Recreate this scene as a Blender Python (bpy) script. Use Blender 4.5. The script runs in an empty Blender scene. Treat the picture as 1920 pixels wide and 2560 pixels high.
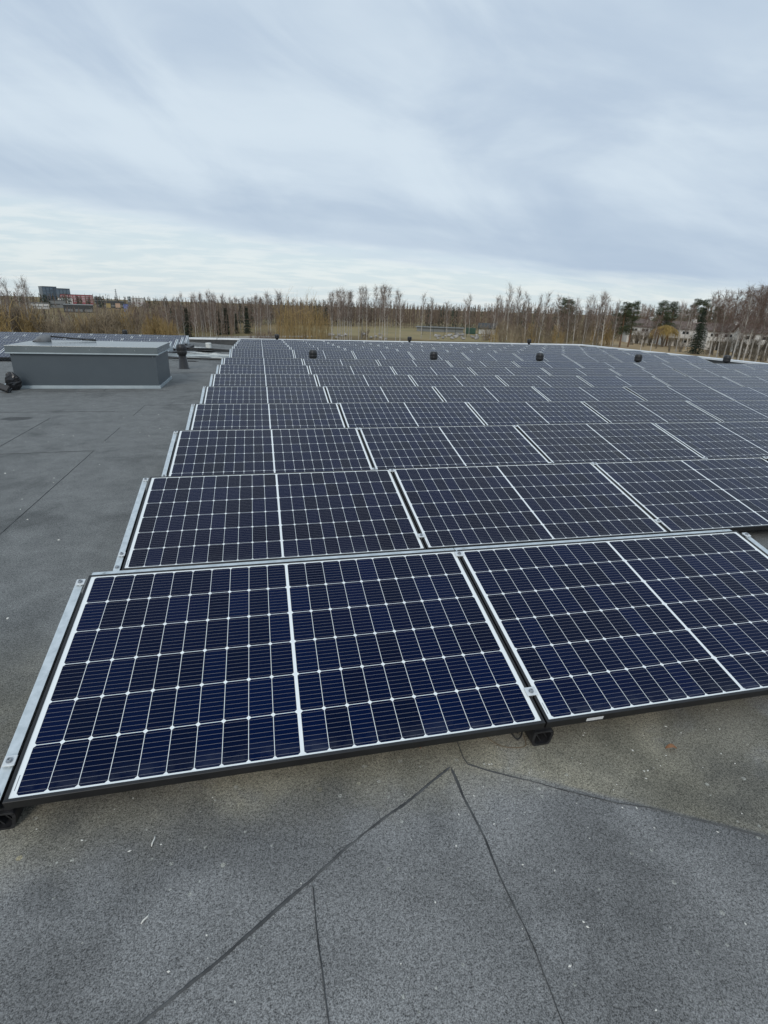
import bpy, math, random
from math import sin, cos, radians, pi, sqrt
from mathutils import Vector, Matrix, Euler

C = bpy.context.scene.collection
CAM_LOC=(0.8105, -1.3485, 1.3942)
CAM_ROT=(1.20155, -0.03108, -0.21863)
CAM_LENS=24.801

# ------------------------------------------------------------------ camera
cam_data = bpy.data.cameras.new("camera")
cam = bpy.data.objects.new("camera", cam_data)
C.objects.link(cam)
cam.location = CAM_LOC
cam.rotation_euler = CAM_ROT
cam_data.sensor_fit = 'HORIZONTAL'
cam_data.sensor_width = 36.0
cam_data.lens = CAM_LENS
cam_data.clip_start = 0.05
cam_data.clip_end = 6000
bpy.context.scene.camera = cam

# ------------------------------------------------------------------ exposure
SUN_ELEV, SUN_AZ = radians(34), radians(205)      # azimuth measured from +Y towards +X
vs = bpy.context.scene.view_settings
vs.view_transform = 'Standard'
vs.look = 'None'
vs.exposure = 0.25
vs.gamma = 1.0
vs.use_curve_mapping = False
bpy.context.scene.cycles.max_bounces = 6
bpy.context.scene.cycles.sample_clamp_indirect = 6

# ------------------------------------------------------------------ node helpers
class NT:
    """tiny helper to write node graphs as expressions"""
    def __init__(self, tree):
        self.t = tree
    def node(self, kind, **kw):
        n = self.t.nodes.new(kind)
        for k, v in kw.items():
            setattr(n, k, v)
        return n
    def link(self, a, b):
        self.t.links.new(a, b)
    def put(self, sock, v):
        if isinstance(v, bpy.types.NodeSocket):
            self.link(v, sock)
        else:
            sock.default_value = v
    def m(self, op, a, b=0.0, c=None, clamp=False):
        n = self.node('ShaderNodeMath', operation=op, use_clamp=clamp)
        self.put(n.inputs[0], a)
        self.put(n.inputs[1], b)
        if c is not None:
            self.put(n.inputs[2], c)
        return n.outputs[0]
    def step(self, v, lo, hi, a=0.0, b=1.0):
        n = self.node('ShaderNodeMapRange', interpolation_type='SMOOTHSTEP')
        self.put(n.inputs['Value'], v)
        n.inputs['From Min'].default_value = lo
        n.inputs['From Max'].default_value = hi
        n.inputs['To Min'].default_value = a
        n.inputs['To Max'].default_value = b
        return n.outputs[0]
    def mix(self, f, a, b, blend='MIX'):
        n = self.node('ShaderNodeMix', data_type='RGBA', blend_type=blend)
        self.put(n.inputs['Factor'], f)
        for s, v in ((n.inputs[6], a), (n.inputs[7], b)):
            self.put(s, v if isinstance(v, bpy.types.NodeSocket) else (*v[:3], 1.0))
        return n.outputs[2]
    def noise(self, vec, scale, detail=2.0, rough=0.5, dist=0.0, dim='3D'):
        n = self.node('ShaderNodeTexNoise', noise_dimensions=dim)
        if vec is not None:
            self.put(n.inputs['Vector'], vec)
        n.inputs['Scale'].default_value = scale
        n.inputs['Detail'].default_value = detail
        n.inputs['Roughness'].default_value = rough
        n.inputs['Distortion'].default_value = dist
        return n.outputs['Fac']
    def mapping(self, vec, loc=(0, 0, 0), rot=(0, 0, 0), scale=(1, 1, 1)):
        n = self.node('ShaderNodeMapping')
        self.put(n.inputs['Vector'], vec)
        n.inputs['Location'].default_value = loc
        n.inputs['Rotation'].default_value = rot
        n.inputs['Scale'].default_value = scale
        return n.outputs[0]
    def sep(self, vec):
        n = self.node('ShaderNodeSeparateXYZ')
        self.put(n.inputs[0], vec)
        return n.outputs
    def comb(self, x, y, z=0.0):
        n = self.node('ShaderNodeCombineXYZ')
        for s, v in zip(n.inputs, (x, y, z)):
            self.put(s, v)
        return n.outputs[0]

# ------------------------------------------------------------------ world: sky with a cloud deck
world = bpy.data.worlds.new("World")
bpy.context.scene.world = world
world.use_nodes = True
world.node_tree.nodes.clear()
w = NT(world.node_tree)
sky = w.node('ShaderNodeTexSky', sky_type='NISHITA')
sky.sun_disc = False
sky.sun_elevation = SUN_ELEV
sky.sun_rotation = SUN_AZ
sky.altitude = 50
sky.air_density = 1.0
sky.dust_density = 1.0
sky.ozone_density = 1.0
tc = w.node('ShaderNodeTexCoord')
dx, dy, dz = w.sep(tc.outputs['Generated'])
den = w.m('ADD', w.m('MAXIMUM', dz, 0.0), 0.16)
flat = w.comb(w.m('DIVIDE', dx, den), w.m('DIVIDE', dy, den), 0.0)
along = w.mapping(flat, loc=(0.4, 0.9, 0), rot=(0, 0, radians(-33)), scale=(0.30, 1.0, 1.0))
along2 = w.mapping(flat, loc=(3.1, 1.7, 0), rot=(0, 0, radians(-29)), scale=(0.38, 1.0, 1.0))
big = w.noise(along, 0.75, 3.0, 0.5, 0.25)
mid = w.noise(along2, 1.7, 4.0, 0.55, 0.35)
fine = w.noise(w.mapping(flat, rot=(0, 0, radians(-33)), scale=(0.5, 1.0, 1.0)), 4.2, 4.0, 0.6, 0.2)
al = w.m('SUBTRACT', w.m('MULTIPLY', dx, 0.95), w.m('MULTIPLY', dz, 0.30))
ac = w.m('ADD', w.m('MULTIPLY', dx, 0.30), w.m('MULTIPLY', dz, 0.95))
soft = w.noise(w.comb(w.m('MULTIPLY', al, 2.4), w.m('MULTIPLY', ac, 6.5), w.m('MULTIPLY', dy, 1.5)), 1.25, 5.0, 0.55, 0.5)
dens = w.m('ADD', w.m('MULTIPLY', big, 0.34), w.m('ADD', w.m('MULTIPLY', mid, 0.14), w.m('ADD', w.m('MULTIPLY', fine, 0.07), w.m('MULTIPLY', soft, 0.45))))
f = w.step(dens, 0.385, 0.605)
CLOUD_DARK, CLOUD_LIGHT = (4.55, 5.55, 6.80), (6.15, 7.12, 8.0)
deck = w.mix(f, CLOUD_DARK, CLOUD_LIGHT)
# darker rim of the deck above a paler, clearer strip at the horizon; the rim sinks towards the right
thr = w.m('SUBTRACT', 0.112, w.m('MULTIPLY', dx, 0.085))
rel = w.m('ADD', w.m('SUBTRACT', dz, thr), w.m('MULTIPLY', w.m('SUBTRACT', mid, 0.5), 0.07))
rim = w.m('MULTIPLY', w.step(rel, -0.02, 0.02), w.step(w.m('ADD', rel, w.m('MULTIPLY', w.m('SUBTRACT', soft, 0.5), 0.12)), 0.0, 0.10, 1.0, 0.0))
deck = w.mix(w.m('MULTIPLY', rim, 0.55), deck, (3.95, 4.95, 6.20))
low = w.step(rel, -0.035, 0.015)
veil = w.mix(w.step(fine, 0.40, 0.62), (6.20, 7.20, 7.75), (7.3, 7.95, 8.2))
thin = w.mix(0.85, sky.outputs[0], veil)
col = w.mix(low, thin, deck)
bg = w.node('ShaderNodeBackground')
w.link(col, bg.inputs['Color'])
bg.inputs['Strength'].default_value = 0.09
wo = w.node('ShaderNodeOutputWorld')
w.link(bg.outputs[0], wo.inputs['Surface'])

# ------------------------------------------------------------------ sun behind thin cloud
sd = bpy.data.lights.new("sun", 'SUN')
sd.energy = 1.1
sd.angle = radians(22)
sd.color = (1.0, 0.95, 0.88)
sun = bpy.data.objects.new("sun", sd)
C.objects.link(sun)
sdir = Vector((sin(SUN_AZ) * cos(SUN_ELEV), cos(SUN_AZ) * cos(SUN_ELEV), sin(SUN_ELEV)))
sun.rotation_euler = sdir.to_track_quat('Z', 'Y').to_euler()
sun.location = sdir * 60

# ------------------------------------------------------------------ materials
def principled(name, color, rough=0.6, metal=0.0, spec=0.5):
    mt = bpy.data.materials.new(name)
    mt.use_nodes = True
    b = mt.node_tree.nodes['Principled BSDF']
    b.inputs['Base Color'].default_value = (*color, 1)
    b.inputs['Roughness'].default_value = rough
    b.inputs['Metallic'].default_value = metal
    b.inputs['Specular IOR Level'].default_value = spec
    return mt

def mottled(name, c1, c2, scale, rough=0.6, metal=0.0, bump=0.0, detail=4.0, rand=0.0):
    mt = principled(name, c1, rough, metal)
    n = NT(mt.node_tree)
    b = mt.node_tree.nodes['Principled BSDF']
    tc = n.node('ShaderNodeTexCoord').outputs['Object']
    v = n.noise(tc, scale, detail, 0.6)
    c = n.mix(n.step(v, 0.3, 0.7), c1, c2)
    if rand:
        r = n.node('ShaderNodeObjectInfo').outputs['Random']
        h = n.node('ShaderNodeHueSaturation')
        n.link(n.m('ADD', 1.0 - rand / 2, n.m('MULTIPLY', r, rand)), h.inputs['Value'])
        n.link(c, h.inputs['Color'])
        c = h.outputs[0]
    n.link(c, b.inputs['Base Color'])
    if bump:
        bp = n.node('ShaderNodeBump')
        bp.inputs['Strength'].default_value = bump
        bp.inputs['Distance'].default_value = 0.01
        n.link(v, bp.inputs['Height'])
        n.link(bp.outputs[0], b.inputs['Normal'])
    return mt

PW, PL = 1.755, 1.038          # panel size
GAP = 0.0076                   # gap between panels in a row
TILT = 0.215346
PITCH = 1.50426

def glass_material():
    mt = principled('photovoltaic glass', (0.01, 0.01, 0.03), 0.12)
    n = NT(mt.node_tree)
    b = mt.node_tree.nodes['Principled BSDF']
    tc = n.node('ShaderNodeTexCoord').outputs['Object']
    x, y, z = n.sep(tc)
    info = n.node('ShaderNodeObjectInfo')
    rnd = info.outputs['Random']
    tone_v = n.sep(info.outputs['Color'])[0]
    px, cw, py, ch = 0.0844, 0.0826, 0.1672, 0.1649
    xs = n.m('SUBTRACT', x, PW / 2)
    u = n.m('SUBTRACT', n.m('ABSOLUTE', xs), 0.0065)
    iu = n.m('FLOOR', n.m('DIVIDE', u, px))
    fu = n.m('SUBTRACT', u, n.m('MULTIPLY', iu, px))
    v = n.m('SUBTRACT', y, (PL - 6 * py) / 2 + 0.001)
    iv = n.m('FLOOR', n.m('DIVIDE', v, py))
    fv = n.m('SUBTRACT', v, n.m('MULTIPLY', iv, py))
    inx = n.m('MULTIPLY', n.m('GREATER_THAN', u, 0.0), n.m('LESS_THAN', iu, 9.5))
    iny = n.m('MULTIPLY', n.m('GREATER_THAN', v, 0.0), n.m('LESS_THAN', iv, 5.5))
    du = n.m('MINIMUM', fu, n.m('SUBTRACT', cw, fu))
    dv = n.m('MINIMUM', fv, n.m('SUBTRACT', ch, fv))
    cell = n.m('MULTIPLY', n.m('GREATER_THAN', du, 0.0), n.m('GREATER_THAN', dv, 0.0))
    cell = n.m('MULTIPLY', cell, n.m('GREATER_THAN', n.m('ADD', du, dv), 0.0075))
    cell = n.m('MULTIPLY', cell, n.m('MULTIPLY', inx, iny))
    # nine silver bus wires along every cell row
    bp = ch / 9.0
    fb = n.m('FRACT', n.m('DIVIDE', fv, bp))
    bus = n.m('LESS_THAN', n.m('ABSOLUTE', n.m('SUBTRACT', fb, 0.5)), 0.00042 / bp)
    # every cell its own shade of blue-black
    wn = n.node('ShaderNodeTexWhiteNoise', noise_dimensions='4D')
    n.link(n.comb(n.m('ADD', iu, n.m('MULTIPLY', n.m('SIGN', xs), 20.0)), iv, 0.0), wn.inputs['Vector'])
    n.link(n.m('MULTIPLY', rnd, 50.0), wn.inputs['W'])
    base = n.mix(wn.outputs['Value'], (0.0010, 0.0010, 0.0030), (0.0004, 0.0044, 0.0310))
    tone = n.mix(tone_v, (0.0165, 0.0120, 0.0100), (0.0004, 0.0034, 0.0240))
    base = n.mix(0.42, base, tone)
    base = n.mix(bus, base, (0.26, 0.25, 0.26))
    # dust that collects along the low edge of the glass
    dust = n.noise(tc, 9.0, 4.0, 0.65)
    edge = n.m('MULTIPLY', n.step(y, 0.0, 0.10, 1.0, 0.0), n.step(dust, 0.35, 0.7))
    colr = n.mix(cell, (0.82, 0.85, 0.84), base)
    colr = n.mix(n.m('MULTIPLY', edge, 0.12), colr, (0.25, 0.28, 0.30))
    spots = n.node('ShaderNodeTexVoronoi', feature='F1')
    n.link(n.mapping(tc, loc=(0, 0, 0)), spots.inputs['Vector'])
    spots.inputs['Scale'].default_value = 7.0
    sp = n.m('MULTIPLY', n.m('LESS_THAN', spots.outputs['Distance'], 0.022), n.step(n.noise(tc, 3.0), 0.5, 0.6))
    colr = n.mix(n.m('MULTIPLY', sp, 0.30), colr, (0.4, 0.4, 0.4))
    n.link(colr, b.inputs['Base Color'])
    n.link(n.m('ADD', 0.06, n.m('MULTIPLY', dust, 0.08)), b.inputs['Roughness'])
    b.inputs['IOR'].default_value = 1.26
    b.inputs['Specular Tint'].default_value = (0.12, 0.36, 1.0, 1.0)      # blue anti-reflective coating
    return mt

def felt_material():
    mt = principled('mineral roofing felt', (0.12, 0.12, 0.12), 0.9, 0, 0.25)
    n = NT(mt.node_tree)
    b = mt.node_tree.nodes['Principled BSDF']
    tc = n.node('ShaderNodeTexCoord').outputs['Object']
    x, y, z = n.sep(tc)
    g1 = n.noise(tc, 280.0, 2.0, 0.7)
    g2 = n.noise(tc, 120.0, 2.0, 0.6)
    m1 = n.noise(tc, 2.2, 5.0, 0.6, 0.3)
    m2 = n.noise(n.mapping(tc, loc=(5, 3, 0)), 0.9, 4.0, 0.6, 0.5)
    m3 = n.noise(n.mapping(tc, loc=(1, 8, 0)), 7.0, 4.0, 0.6)
    bluegrey = n.mix(n.step(m1, 0.3, 0.7), (0.172, 0.172, 0.169), (0.222, 0.221, 0.216))
    olive = n.mix(n.step(m1, 0.3, 0.7), (0.185, 0.170, 0.125), (0.345, 0.315, 0.235))
    darkfar = n.mix(n.step(m3, 0.3, 0.7), (0.150, 0.154, 0.150), (0.192, 0.196, 0.190))
    # algae-stained strip along the front row and on the sheet to the right of the corner lap
    near_row = n.m('MULTIPLY', n.step(n.m('ADD', y, n.m('MULTIPLY', m3, 0.18)), -0.16, 0.12), n.step(y, 1.4, 1.6, 1.0, 0.0))
    side = n.m('ADD', n.m('MULTIPLY', n.m('SUBTRACT', x, 1.47), 0.54), n.m('ADD', y, 0.03))    # signed side of the lap line
    right = n.m('MULTIPLY', n.step(side, -0.01, 0.02), n.step(x, 1.38, 1.44))
    stain = n.m('MAXIMUM', n.m('MULTIPLY', near_row, 0.9), n.m('MULTIPLY', right, n.step(m2, 0.25, 0.6, 0.55, 1.0)))
    c = n.mix(stain, bluegrey, olive)
    c = n.mix(n.m('MULTIPLY', n.step(m2, 0.46, 0.66), 0.55), c, (0.092, 0.092, 0.090))
    c = n.mix(n.m('MULTIPLY', n.step(n.noise(n.mapping(tc, loc=(4, 7, 0)), 3.4, 4.0, 0.6, 0.4), 0.50, 0.70), 0.45), c, (0.25, 0.25, 0.245))
    # darker band on the felt along the low edge of the left front panel
    edge_dark = n.m('MULTIPLY', n.step(n.m('ABSOLUTE', n.m('ADD', n.m('ADD', y, 0.10), n.m('MULTIPLY', n.m('SUBTRACT', m1, 0.5), 0.25))), 0.02, 0.17, 1.0, 0.0), n.m('MULTIPLY', n.step(x, 0.1, 0.5), n.step(x, 0.9, 1.25, 1.0, 0.0)))
    c = n.mix(n.m('MULTIPLY', edge_dark, 0.5), c, (0.075, 0.076, 0.078))
    c = n.mix(n.step(n.m('ADD', y, n.m('MULTIPLY', m2, 0.6)), 0.4, 1.6), c, darkfar)
    # one dark dried puddle mark on the open roof
    dxx = n.m('DIVIDE', n.m('SUBTRACT', x, -2.33), 0.21)
    dyy = n.m('DIVIDE', n.m('SUBTRACT', y, 6.40), 0.15)
    rr = n.m('ADD', n.m('MULTIPLY', dxx, dxx), n.m('MULTIPLY', dyy, dyy))
    c = n.mix(n.m('MULTIPLY', n.step(n.m('ADD', rr, n.m('MULTIPLY', m3, 0.8)), 0.9, 1.3, 1.0, 0.0), 0.6), c, (0.02, 0.021, 0.022))
    # large smudges
    c = n.mix(n.m('MULTIPLY', n.step(n.noise(n.mapping(tc, loc=(9, 2, 0), scale=(0.6, 0.5, 1)), 2.0, 5.0, 0.6, 0.6), 0.50, 0.68), 0.40), c, (0.045, 0.048, 0.048))
    # lichen
    vo = n.node('ShaderNodeTexVoronoi', feature='F1')
    vo.inputs['Scale'].default_value = 30.0
    n.link(n.mapping(tc, loc=(0.3, 0.2, 0)), vo.inputs['Vector'])
    patch = n.step(n.noise(n.mapping(tc, loc=(2, 2, 0)), 2.6, 2.0), 0.48, 0.55)
    siz = n.m('MULTIPLY', n.m('MAXIMUM', n.m('SUBTRACT', vo.outputs['Color'], 0.50), 0.0), 0.72)
    li = n.m('LESS_THAN', n.m('ADD', vo.outputs['Distance'], n.m('MULTIPLY', g2, 0.09)), siz)
    li = n.m('MULTIPLY', n.m('MULTIPLY', li, patch), n.step(y, 0.2, 0.5, 1.0, 0.0))
    licol = n.mix(n.step(vo.outputs['Color'], 0.93, 0.94), (0.44, 0.44, 0.39), (0.40, 0.34, 0.18))
    c = n.mix(n.m('MULTIPLY', li, 0.48), c, licol)
    # granules
    gr = n.m('ADD', n.m('MULTIPLY', n.step(g1, 0.28, 0.72), 1.16), n.m('MULTIPLY', n.step(g2, 0.3, 0.7), 0.48))
    c = n.mix(1.0, c, n.comb(n.m('ADD', gr, 0.17), n.m('ADD', gr, 0.17), n.m('ADD', gr, 0.17)), 'MULTIPLY')
    n.link(c, b.inputs['Base Color'])
    bp = n.node('ShaderNodeBump')
    bp.inputs['Strength'].default_value = 0.5
    bp.inputs['Distance'].default_value = 0.004
    n.link(n.m('ADD', g1, g2), bp.inputs['Height'])
    n.link(bp.outputs[0], b.inputs['Normal'])
    return mt

M = {
    'glass': glass_material(),
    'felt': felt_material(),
    'seam': mottled('bitumen bead', (0.030, 0.031, 0.032), (0.095, 0.097, 0.096), 9, 0.8, 0, 0.3),
    'frame': mottled('black anodised aluminium', (0.008, 0.008, 0.009), (0.014, 0.014, 0.015), 12, 0.45),
    'galv': mottled('galvanised sheet', (0.50, 0.55, 0.57), (0.66, 0.71, 0.73), 22, 0.45, 0.45),
    'clamp': mottled('cast aluminium', (0.66, 0.68, 0.68), (0.78, 0.80, 0.80), 60, 0.4, 0.5),
    'bolt': principled('zinc bolt', (0.36, 0.38, 0.40), 0.35, 0.8),
    'plastic': mottled('black moulded plastic', (0.012, 0.012, 0.013), (0.026, 0.026, 0.028), 40, 0.42, 0),
    'rubber': principled('black cable sheath', (0.012, 0.012, 0.012), 0.5),
    'wire': principled('brown wire', (0.16, 0.11, 0.06), 0.5),
    'sticker': mottled('white sticker', (0.62, 0.62, 0.62), (0.75, 0.75, 0.74), 90, 0.5),
    'print': principled('grey print', (0.22, 0.22, 0.24), 0.6),
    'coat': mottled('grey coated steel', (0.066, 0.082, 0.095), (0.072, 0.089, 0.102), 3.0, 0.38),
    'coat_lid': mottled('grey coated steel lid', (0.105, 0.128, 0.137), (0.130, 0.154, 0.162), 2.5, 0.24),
    'trim': mottled('light grey flashing', (0.36, 0.42, 0.45), (0.44, 0.50, 0.52), 4.0, 0.4, 0.2),
    'coping': mottled('white metal coping', (0.70, 0.72, 0.73), (0.82, 0.83, 0.83), 1.5, 0.4),
    'upstand': mottled('felt upstand', (0.05, 0.053, 0.055), (0.09, 0.092, 0.09), 5.0, 0.9),
    'wallp': mottled('pale render', (0.42, 0.40, 0.36), (0.52, 0.50, 0.46), 0.7, 0.9),
    'shovel': mottled('scuffed grey plastic', (0.075, 0.077, 0.08), (0.16, 0.165, 0.17), 7.0, 0.55),
    'white': mottled('white plastic', (0.60, 0.62, 0.58), (0.72, 0.73, 0.70), 12, 0.5),
    'leaf': mottled('dry leaf', (0.22, 0.10, 0.045), (0.34, 0.17, 0.08), 60, 0.8),
    'straw': principled('bleached straw', (0.68, 0.66, 0.60), 0.8),
    'bark': mottled('white birch bark', (0.30, 0.275, 0.245), (0.50, 0.47, 0.43), 1.4, 0.9, rand=0.6),
    'bark_dark': mottled('grey brown bark', (0.09, 0.07, 0.055), (0.16, 0.13, 0.10), 2.0, 0.9),
    'bark_pine': mottled('orange brown bark', (0.13, 0.075, 0.045), (0.20, 0.115, 0.065), 1.5, 0.9),
    'twig': mottled('purple brown twigs', (0.155, 0.115, 0.095), (0.243, 0.189, 0.159), 0.6, 0.9, rand=0.5),
    'twig_weep': mottled('red brown twigs', (0.119, 0.077, 0.062), (0.188, 0.131, 0.106), 0.6, 0.9, rand=0.3),
    'twig_brown': mottled('brown brush stems', (0.165, 0.130, 0.088), (0.300, 0.240, 0.160), 0.5, 0.9, rand=0.5),
    'twig_ochre': mottled('ochre willow stems', (0.235, 0.165, 0.070), (0.370, 0.265, 0.118), 0.5, 0.9, rand=0.4),
    'twig_grey': mottled('grey garden shrub stems', (0.156, 0.13, 0.098), (0.247, 0.215, 0.169), 0.5, 0.9, rand=0.4),
    'gold': mottled('golden willow strands', (0.286, 0.204, 0.066), (0.418, 0.303, 0.11), 0.6, 0.9),
    'spruce': mottled('spruce needles', (0.014, 0.024, 0.014), (0.034, 0.048, 0.026), 1.4, 0.8),
    'pine': mottled('pine needles', (0.024, 0.040, 0.016), (0.065, 0.080, 0.032), 1.1, 0.8, rand=0.4),
    'far_twig': mottled('distant bare crowns', (0.131, 0.098, 0.077), (0.213, 0.156, 0.119), 0.03, 0.95),
    'far_green': mottled('distant conifers', (0.020, 0.030, 0.020), (0.042, 0.052, 0.032), 0.05, 0.95),
    'far_trunk': mottled('distant pale trunks', (0.26, 0.235, 0.20), (0.42, 0.39, 0.35), 0.1, 0.95),
    'stone': mottled('grey boulder stone', (0.24, 0.23, 0.22), (0.42, 0.40, 0.38), 2.5, 0.9, 0, 0.4, rand=0.5),
    'fence': principled('dark green fence wire', (0.035, 0.05, 0.04), 0.6),
    'house_wall': mottled('white painted render', (0.60, 0.58, 0.54), (0.72, 0.70, 0.66), 0.6, 0.9),
    'house_roof': mottled('brown roof tiles', (0.105, 0.078, 0.066), (0.150, 0.115, 0.098), 1.2, 0.9),
    'pane': principled('dark window glass', (0.02, 0.024, 0.028), 0.15),
    'pframe': principled('white window frame', (0.6, 0.6, 0.58), 0.6),
    'tower': mottled('blue grey curtain wall', (0.055, 0.075, 0.105), (0.075, 0.100, 0.130), 0.08, 0.4),
    'tower_band': principled('pale window bands', (0.16, 0.21, 0.26), 0.4),
    'red': mottled('red cladding', (0.30, 0.085, 0.10), (0.38, 0.12, 0.135), 0.05, 0.7),
    'palewin': principled('pale window rows', (0.46, 0.38, 0.38), 0.6),
    'hallwhite': mottled('white hall cladding', (0.52, 0.52, 0.50), (0.64, 0.64, 0.62), 0.08, 0.8),
    'hallgrey': mottled('grey hall cladding', (0.17, 0.18, 0.18), (0.23, 0.235, 0.235), 0.08, 0.8),
    'halldark': mottled('dark hall cladding', (0.045, 0.048, 0.05), (0.07, 0.072, 0.072), 0.1, 0.7),
    'blue': principled('blue cladding', (0.13, 0.18, 0.42), 0.6),
    'ochre_wall': principled('ochre cladding', (0.34, 0.26, 0.12), 0.8),
    'peach': principled('peach cladding', (0.48, 0.33, 0.24), 0.8),
    'steel': principled('galvanised lattice', (0.24, 0.26, 0.28), 0.6),
    'green_box': principled('green paint', (0.025, 0.075, 0.05), 0.6),
    'hedge': mottled('dark evergreen hedge', (0.020, 0.028, 0.020), (0.05, 0.056, 0.04), 0.8, 0.9),
}

def ground_material():
    mt = principled('dry spring grass', (0.2, 0.17, 0.09), 0.95, 0, 0.1)
    n = NT(mt.node_tree)
    b = mt.node_tree.nodes['Principled BSDF']
    tc = n.node('ShaderNodeTexCoord').outputs['Object']
    a = n.noise(tc, 0.028, 5.0, 0.6, 0.5)
    d = n.noise(tc, 0.35, 4.0, 0.65)
    e = n.noise(tc, 2.5, 3.0, 0.6)
    c = n.mix(n.step(a, 0.35, 0.65), (0.205, 0.150, 0.075), (0.150, 0.130, 0.058))
    c = n.mix(n.m('MULTIPLY', n.step(d, 0.4, 0.7), 0.6), c, (0.27, 0.20, 0.115))
    c = n.mix(n.m('MULTIPLY', n.step(e, 0.45, 0.7), 0.5), c, (0.09, 0.075, 0.04))
    n.link(c, b.inputs['Base Color'])
    return mt
M['ground'] = ground_material()
M['gravel'] = mottled('gravel road', (0.24, 0.215, 0.175), (0.34, 0.31, 0.26), 1.5, 0.95)
M['meadow'] = mottled('straw coloured lawn', (0.29, 0.205, 0.105), (0.38, 0.28, 0.155), 0.15, 0.95)

def puddle_material():
    mt = principled('standing water', (0.030, 0.032, 0.033), 0.05)
    n = NT(mt.node_tree)
    b = mt.node_tree.nodes['Principled BSDF']
    tc = n.node('ShaderNodeTexCoord').outputs['Object']
    v = n.noise(tc, 1.6, 4.0, 0.6, 0.6)
    n.link(n.step(v, 0.45, 0.62, 0.03, 0.30), b.inputs['Roughness'])
    return mt
M['water'] = puddle_material()

M['coat_lid'].node_tree.nodes['Principled BSDF'].inputs['IOR'].default_value = 1.8
# ------------------------------------------------------------------ mesh helpers
class MB:
    """collects verts and faces, then links them as ONE mesh object"""
    def __init__(self):
        self.v, self.f, self.mi = [], [], []
        self.slot = 0
    def add(self, vs, fs):
        o = len(self.v)
        self.v.extend([tuple(p) for p in vs])
        self.f.extend([tuple(o + i for i in q) for q in fs])
        self.mi.extend([self.slot] * len(fs))
        return self
    def box(self, x0, x1, y0, y1, z0, z1, mat=None):
        vs = [(x, y, z) for z in (z0, z1) for y in (y0, y1) for x in (x0, x1)]
        if mat is not None:
            vs = [mat @ Vector(p) for p in vs]
        return self.add(vs, [(0, 2, 3, 1), (4, 5, 7, 6), (0, 1, 5, 4), (2, 6, 7, 3), (0, 4, 6, 2), (1, 3, 7, 5)])
    def prism(self, poly, a, b, axis='x'):
        """polygon of two coordinates extruded along an axis"""
        n = len(poly)
        def P(p, t):
            return {'x': (t, p[0], p[1]), 'y': (p[0], t, p[1]), 'z': (p[0], p[1], t)}[axis]
        vs = [P(p, a) for p in poly] + [P(p, b) for p in poly]
        fs = [tuple(range(n))[::-1], tuple(range(n, 2 * n))]
        fs += [(i, (i + 1) % n, n + (i + 1) % n, n + i) for i in range(n)]
        return self.add(vs, fs)
    def stick(self, a, b, ra, rb, n=3):
        a, b = Vector(a), Vector(b)
        d = b - a
        if d.length < 1e-6:
            return self
        d.normalize()
        s = d.cross(Vector((0, 0, 1)))
        if s.length < 1e-3:
            s = Vector((1, 0, 0))
        s.normalize()
        t = d.cross(s)
        vs = []
        for p, r in ((a, ra), (b, rb)):
            for k in range(n):
                q = 2 * pi * k / n
                vs.append(p + s * (r * cos(q)) + t * (r * sin(q)))
        fs = [(k, (k + 1) % n, n + (k + 1) % n, n + k) for k in range(n)]
        return self.add(vs, fs)
    def tube(self, pts, r, n=8, caps=True):
        pts = [Vector(p) for p in pts]
        rs = r if isinstance(r, (list, tuple)) else [r] * len(pts)
        o = len(self.v)
        prev = None
        for i, p in enumerate(pts):
            d = (pts[min(i + 1, len(pts) - 1)] - pts[max(i - 1, 0)]).normalized()
            s = d.cross(Vector((0, 0, 1))) if prev is None else prev - d * prev.dot(d)
            if s.length < 1e-3:
                s = Vector((1, 0, 0))
            s.normalize()
            prev = s
            t = d.cross(s)
            for k in range(n):
                q = 2 * pi * k / n
                self.v.append(tuple(p + s * (rs[i] * cos(q)) + t * (rs[i] * sin(q))))
        fs = []
        for i in range(len(pts) - 1):
            for k in range(n):
                fs.append((o + i * n + k, o + i * n + (k + 1) % n, o + (i + 1) * n + (k + 1) % n, o + (i + 1) * n + k))
        if caps:
            fs.append(tuple(o + k for k in range(n))[::-1])
            fs.append(tuple(o + (len(pts) - 1) * n + k for k in range(n)))
        self.f.extend(fs)
        self.mi.extend([self.slot] * len(fs))
        return self
    def lathe(self, prof, n=32, c=(0, 0, 0), wob=None):
        o = len(self.v)
        for r, z in prof:
            for k in range(n):
                q = 2 * pi * k / n
                rr = r * (wob(k, n) if wob else 1.0)
                self.v.append((c[0] + rr * cos(q), c[1] + rr * sin(q), c[2] + z))
        fs = []
        for i in range(len(prof) - 1):
            for k in range(n):
                fs.append((o + i * n + k, o + i * n + (k + 1) % n, o + (i + 1) * n + (k + 1) % n, o + (i + 1) * n + k))
        fs.append(tuple(o + (len(prof) - 1) * n + k for k in range(n)))
        self.f.extend(fs)
        self.mi.extend([self.slot] * len(fs))
        return self
    def mesh(self, name, mats, smooth=False):
        me = bpy.data.meshes.new(name)
        me.from_pydata(self.v, [], self.f)
        for m in (mats if isinstance(mats, (list, tuple)) else [mats]):
            me.materials.append(m)
        if any(self.mi):
            me.polygons.foreach_set('material_index', self.mi)
        if smooth:
            me.polygons.foreach_set('use_smooth', [True] * len(self.f))
        me.update()
        return me
    def build(self, name, mats, parent=None, smooth=False, bevel=0.0):
        o = bpy.data.objects.new(name, self.mesh(name, mats, smooth))
        C.objects.link(o)
        if parent is not None:
            o.parent = parent
        if bevel:
            b = o.modifiers.new('bevel', 'BEVEL')
            b.width = bevel
            b.segments = 2
            b.limit_method = 'ANGLE'
        return o

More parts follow.
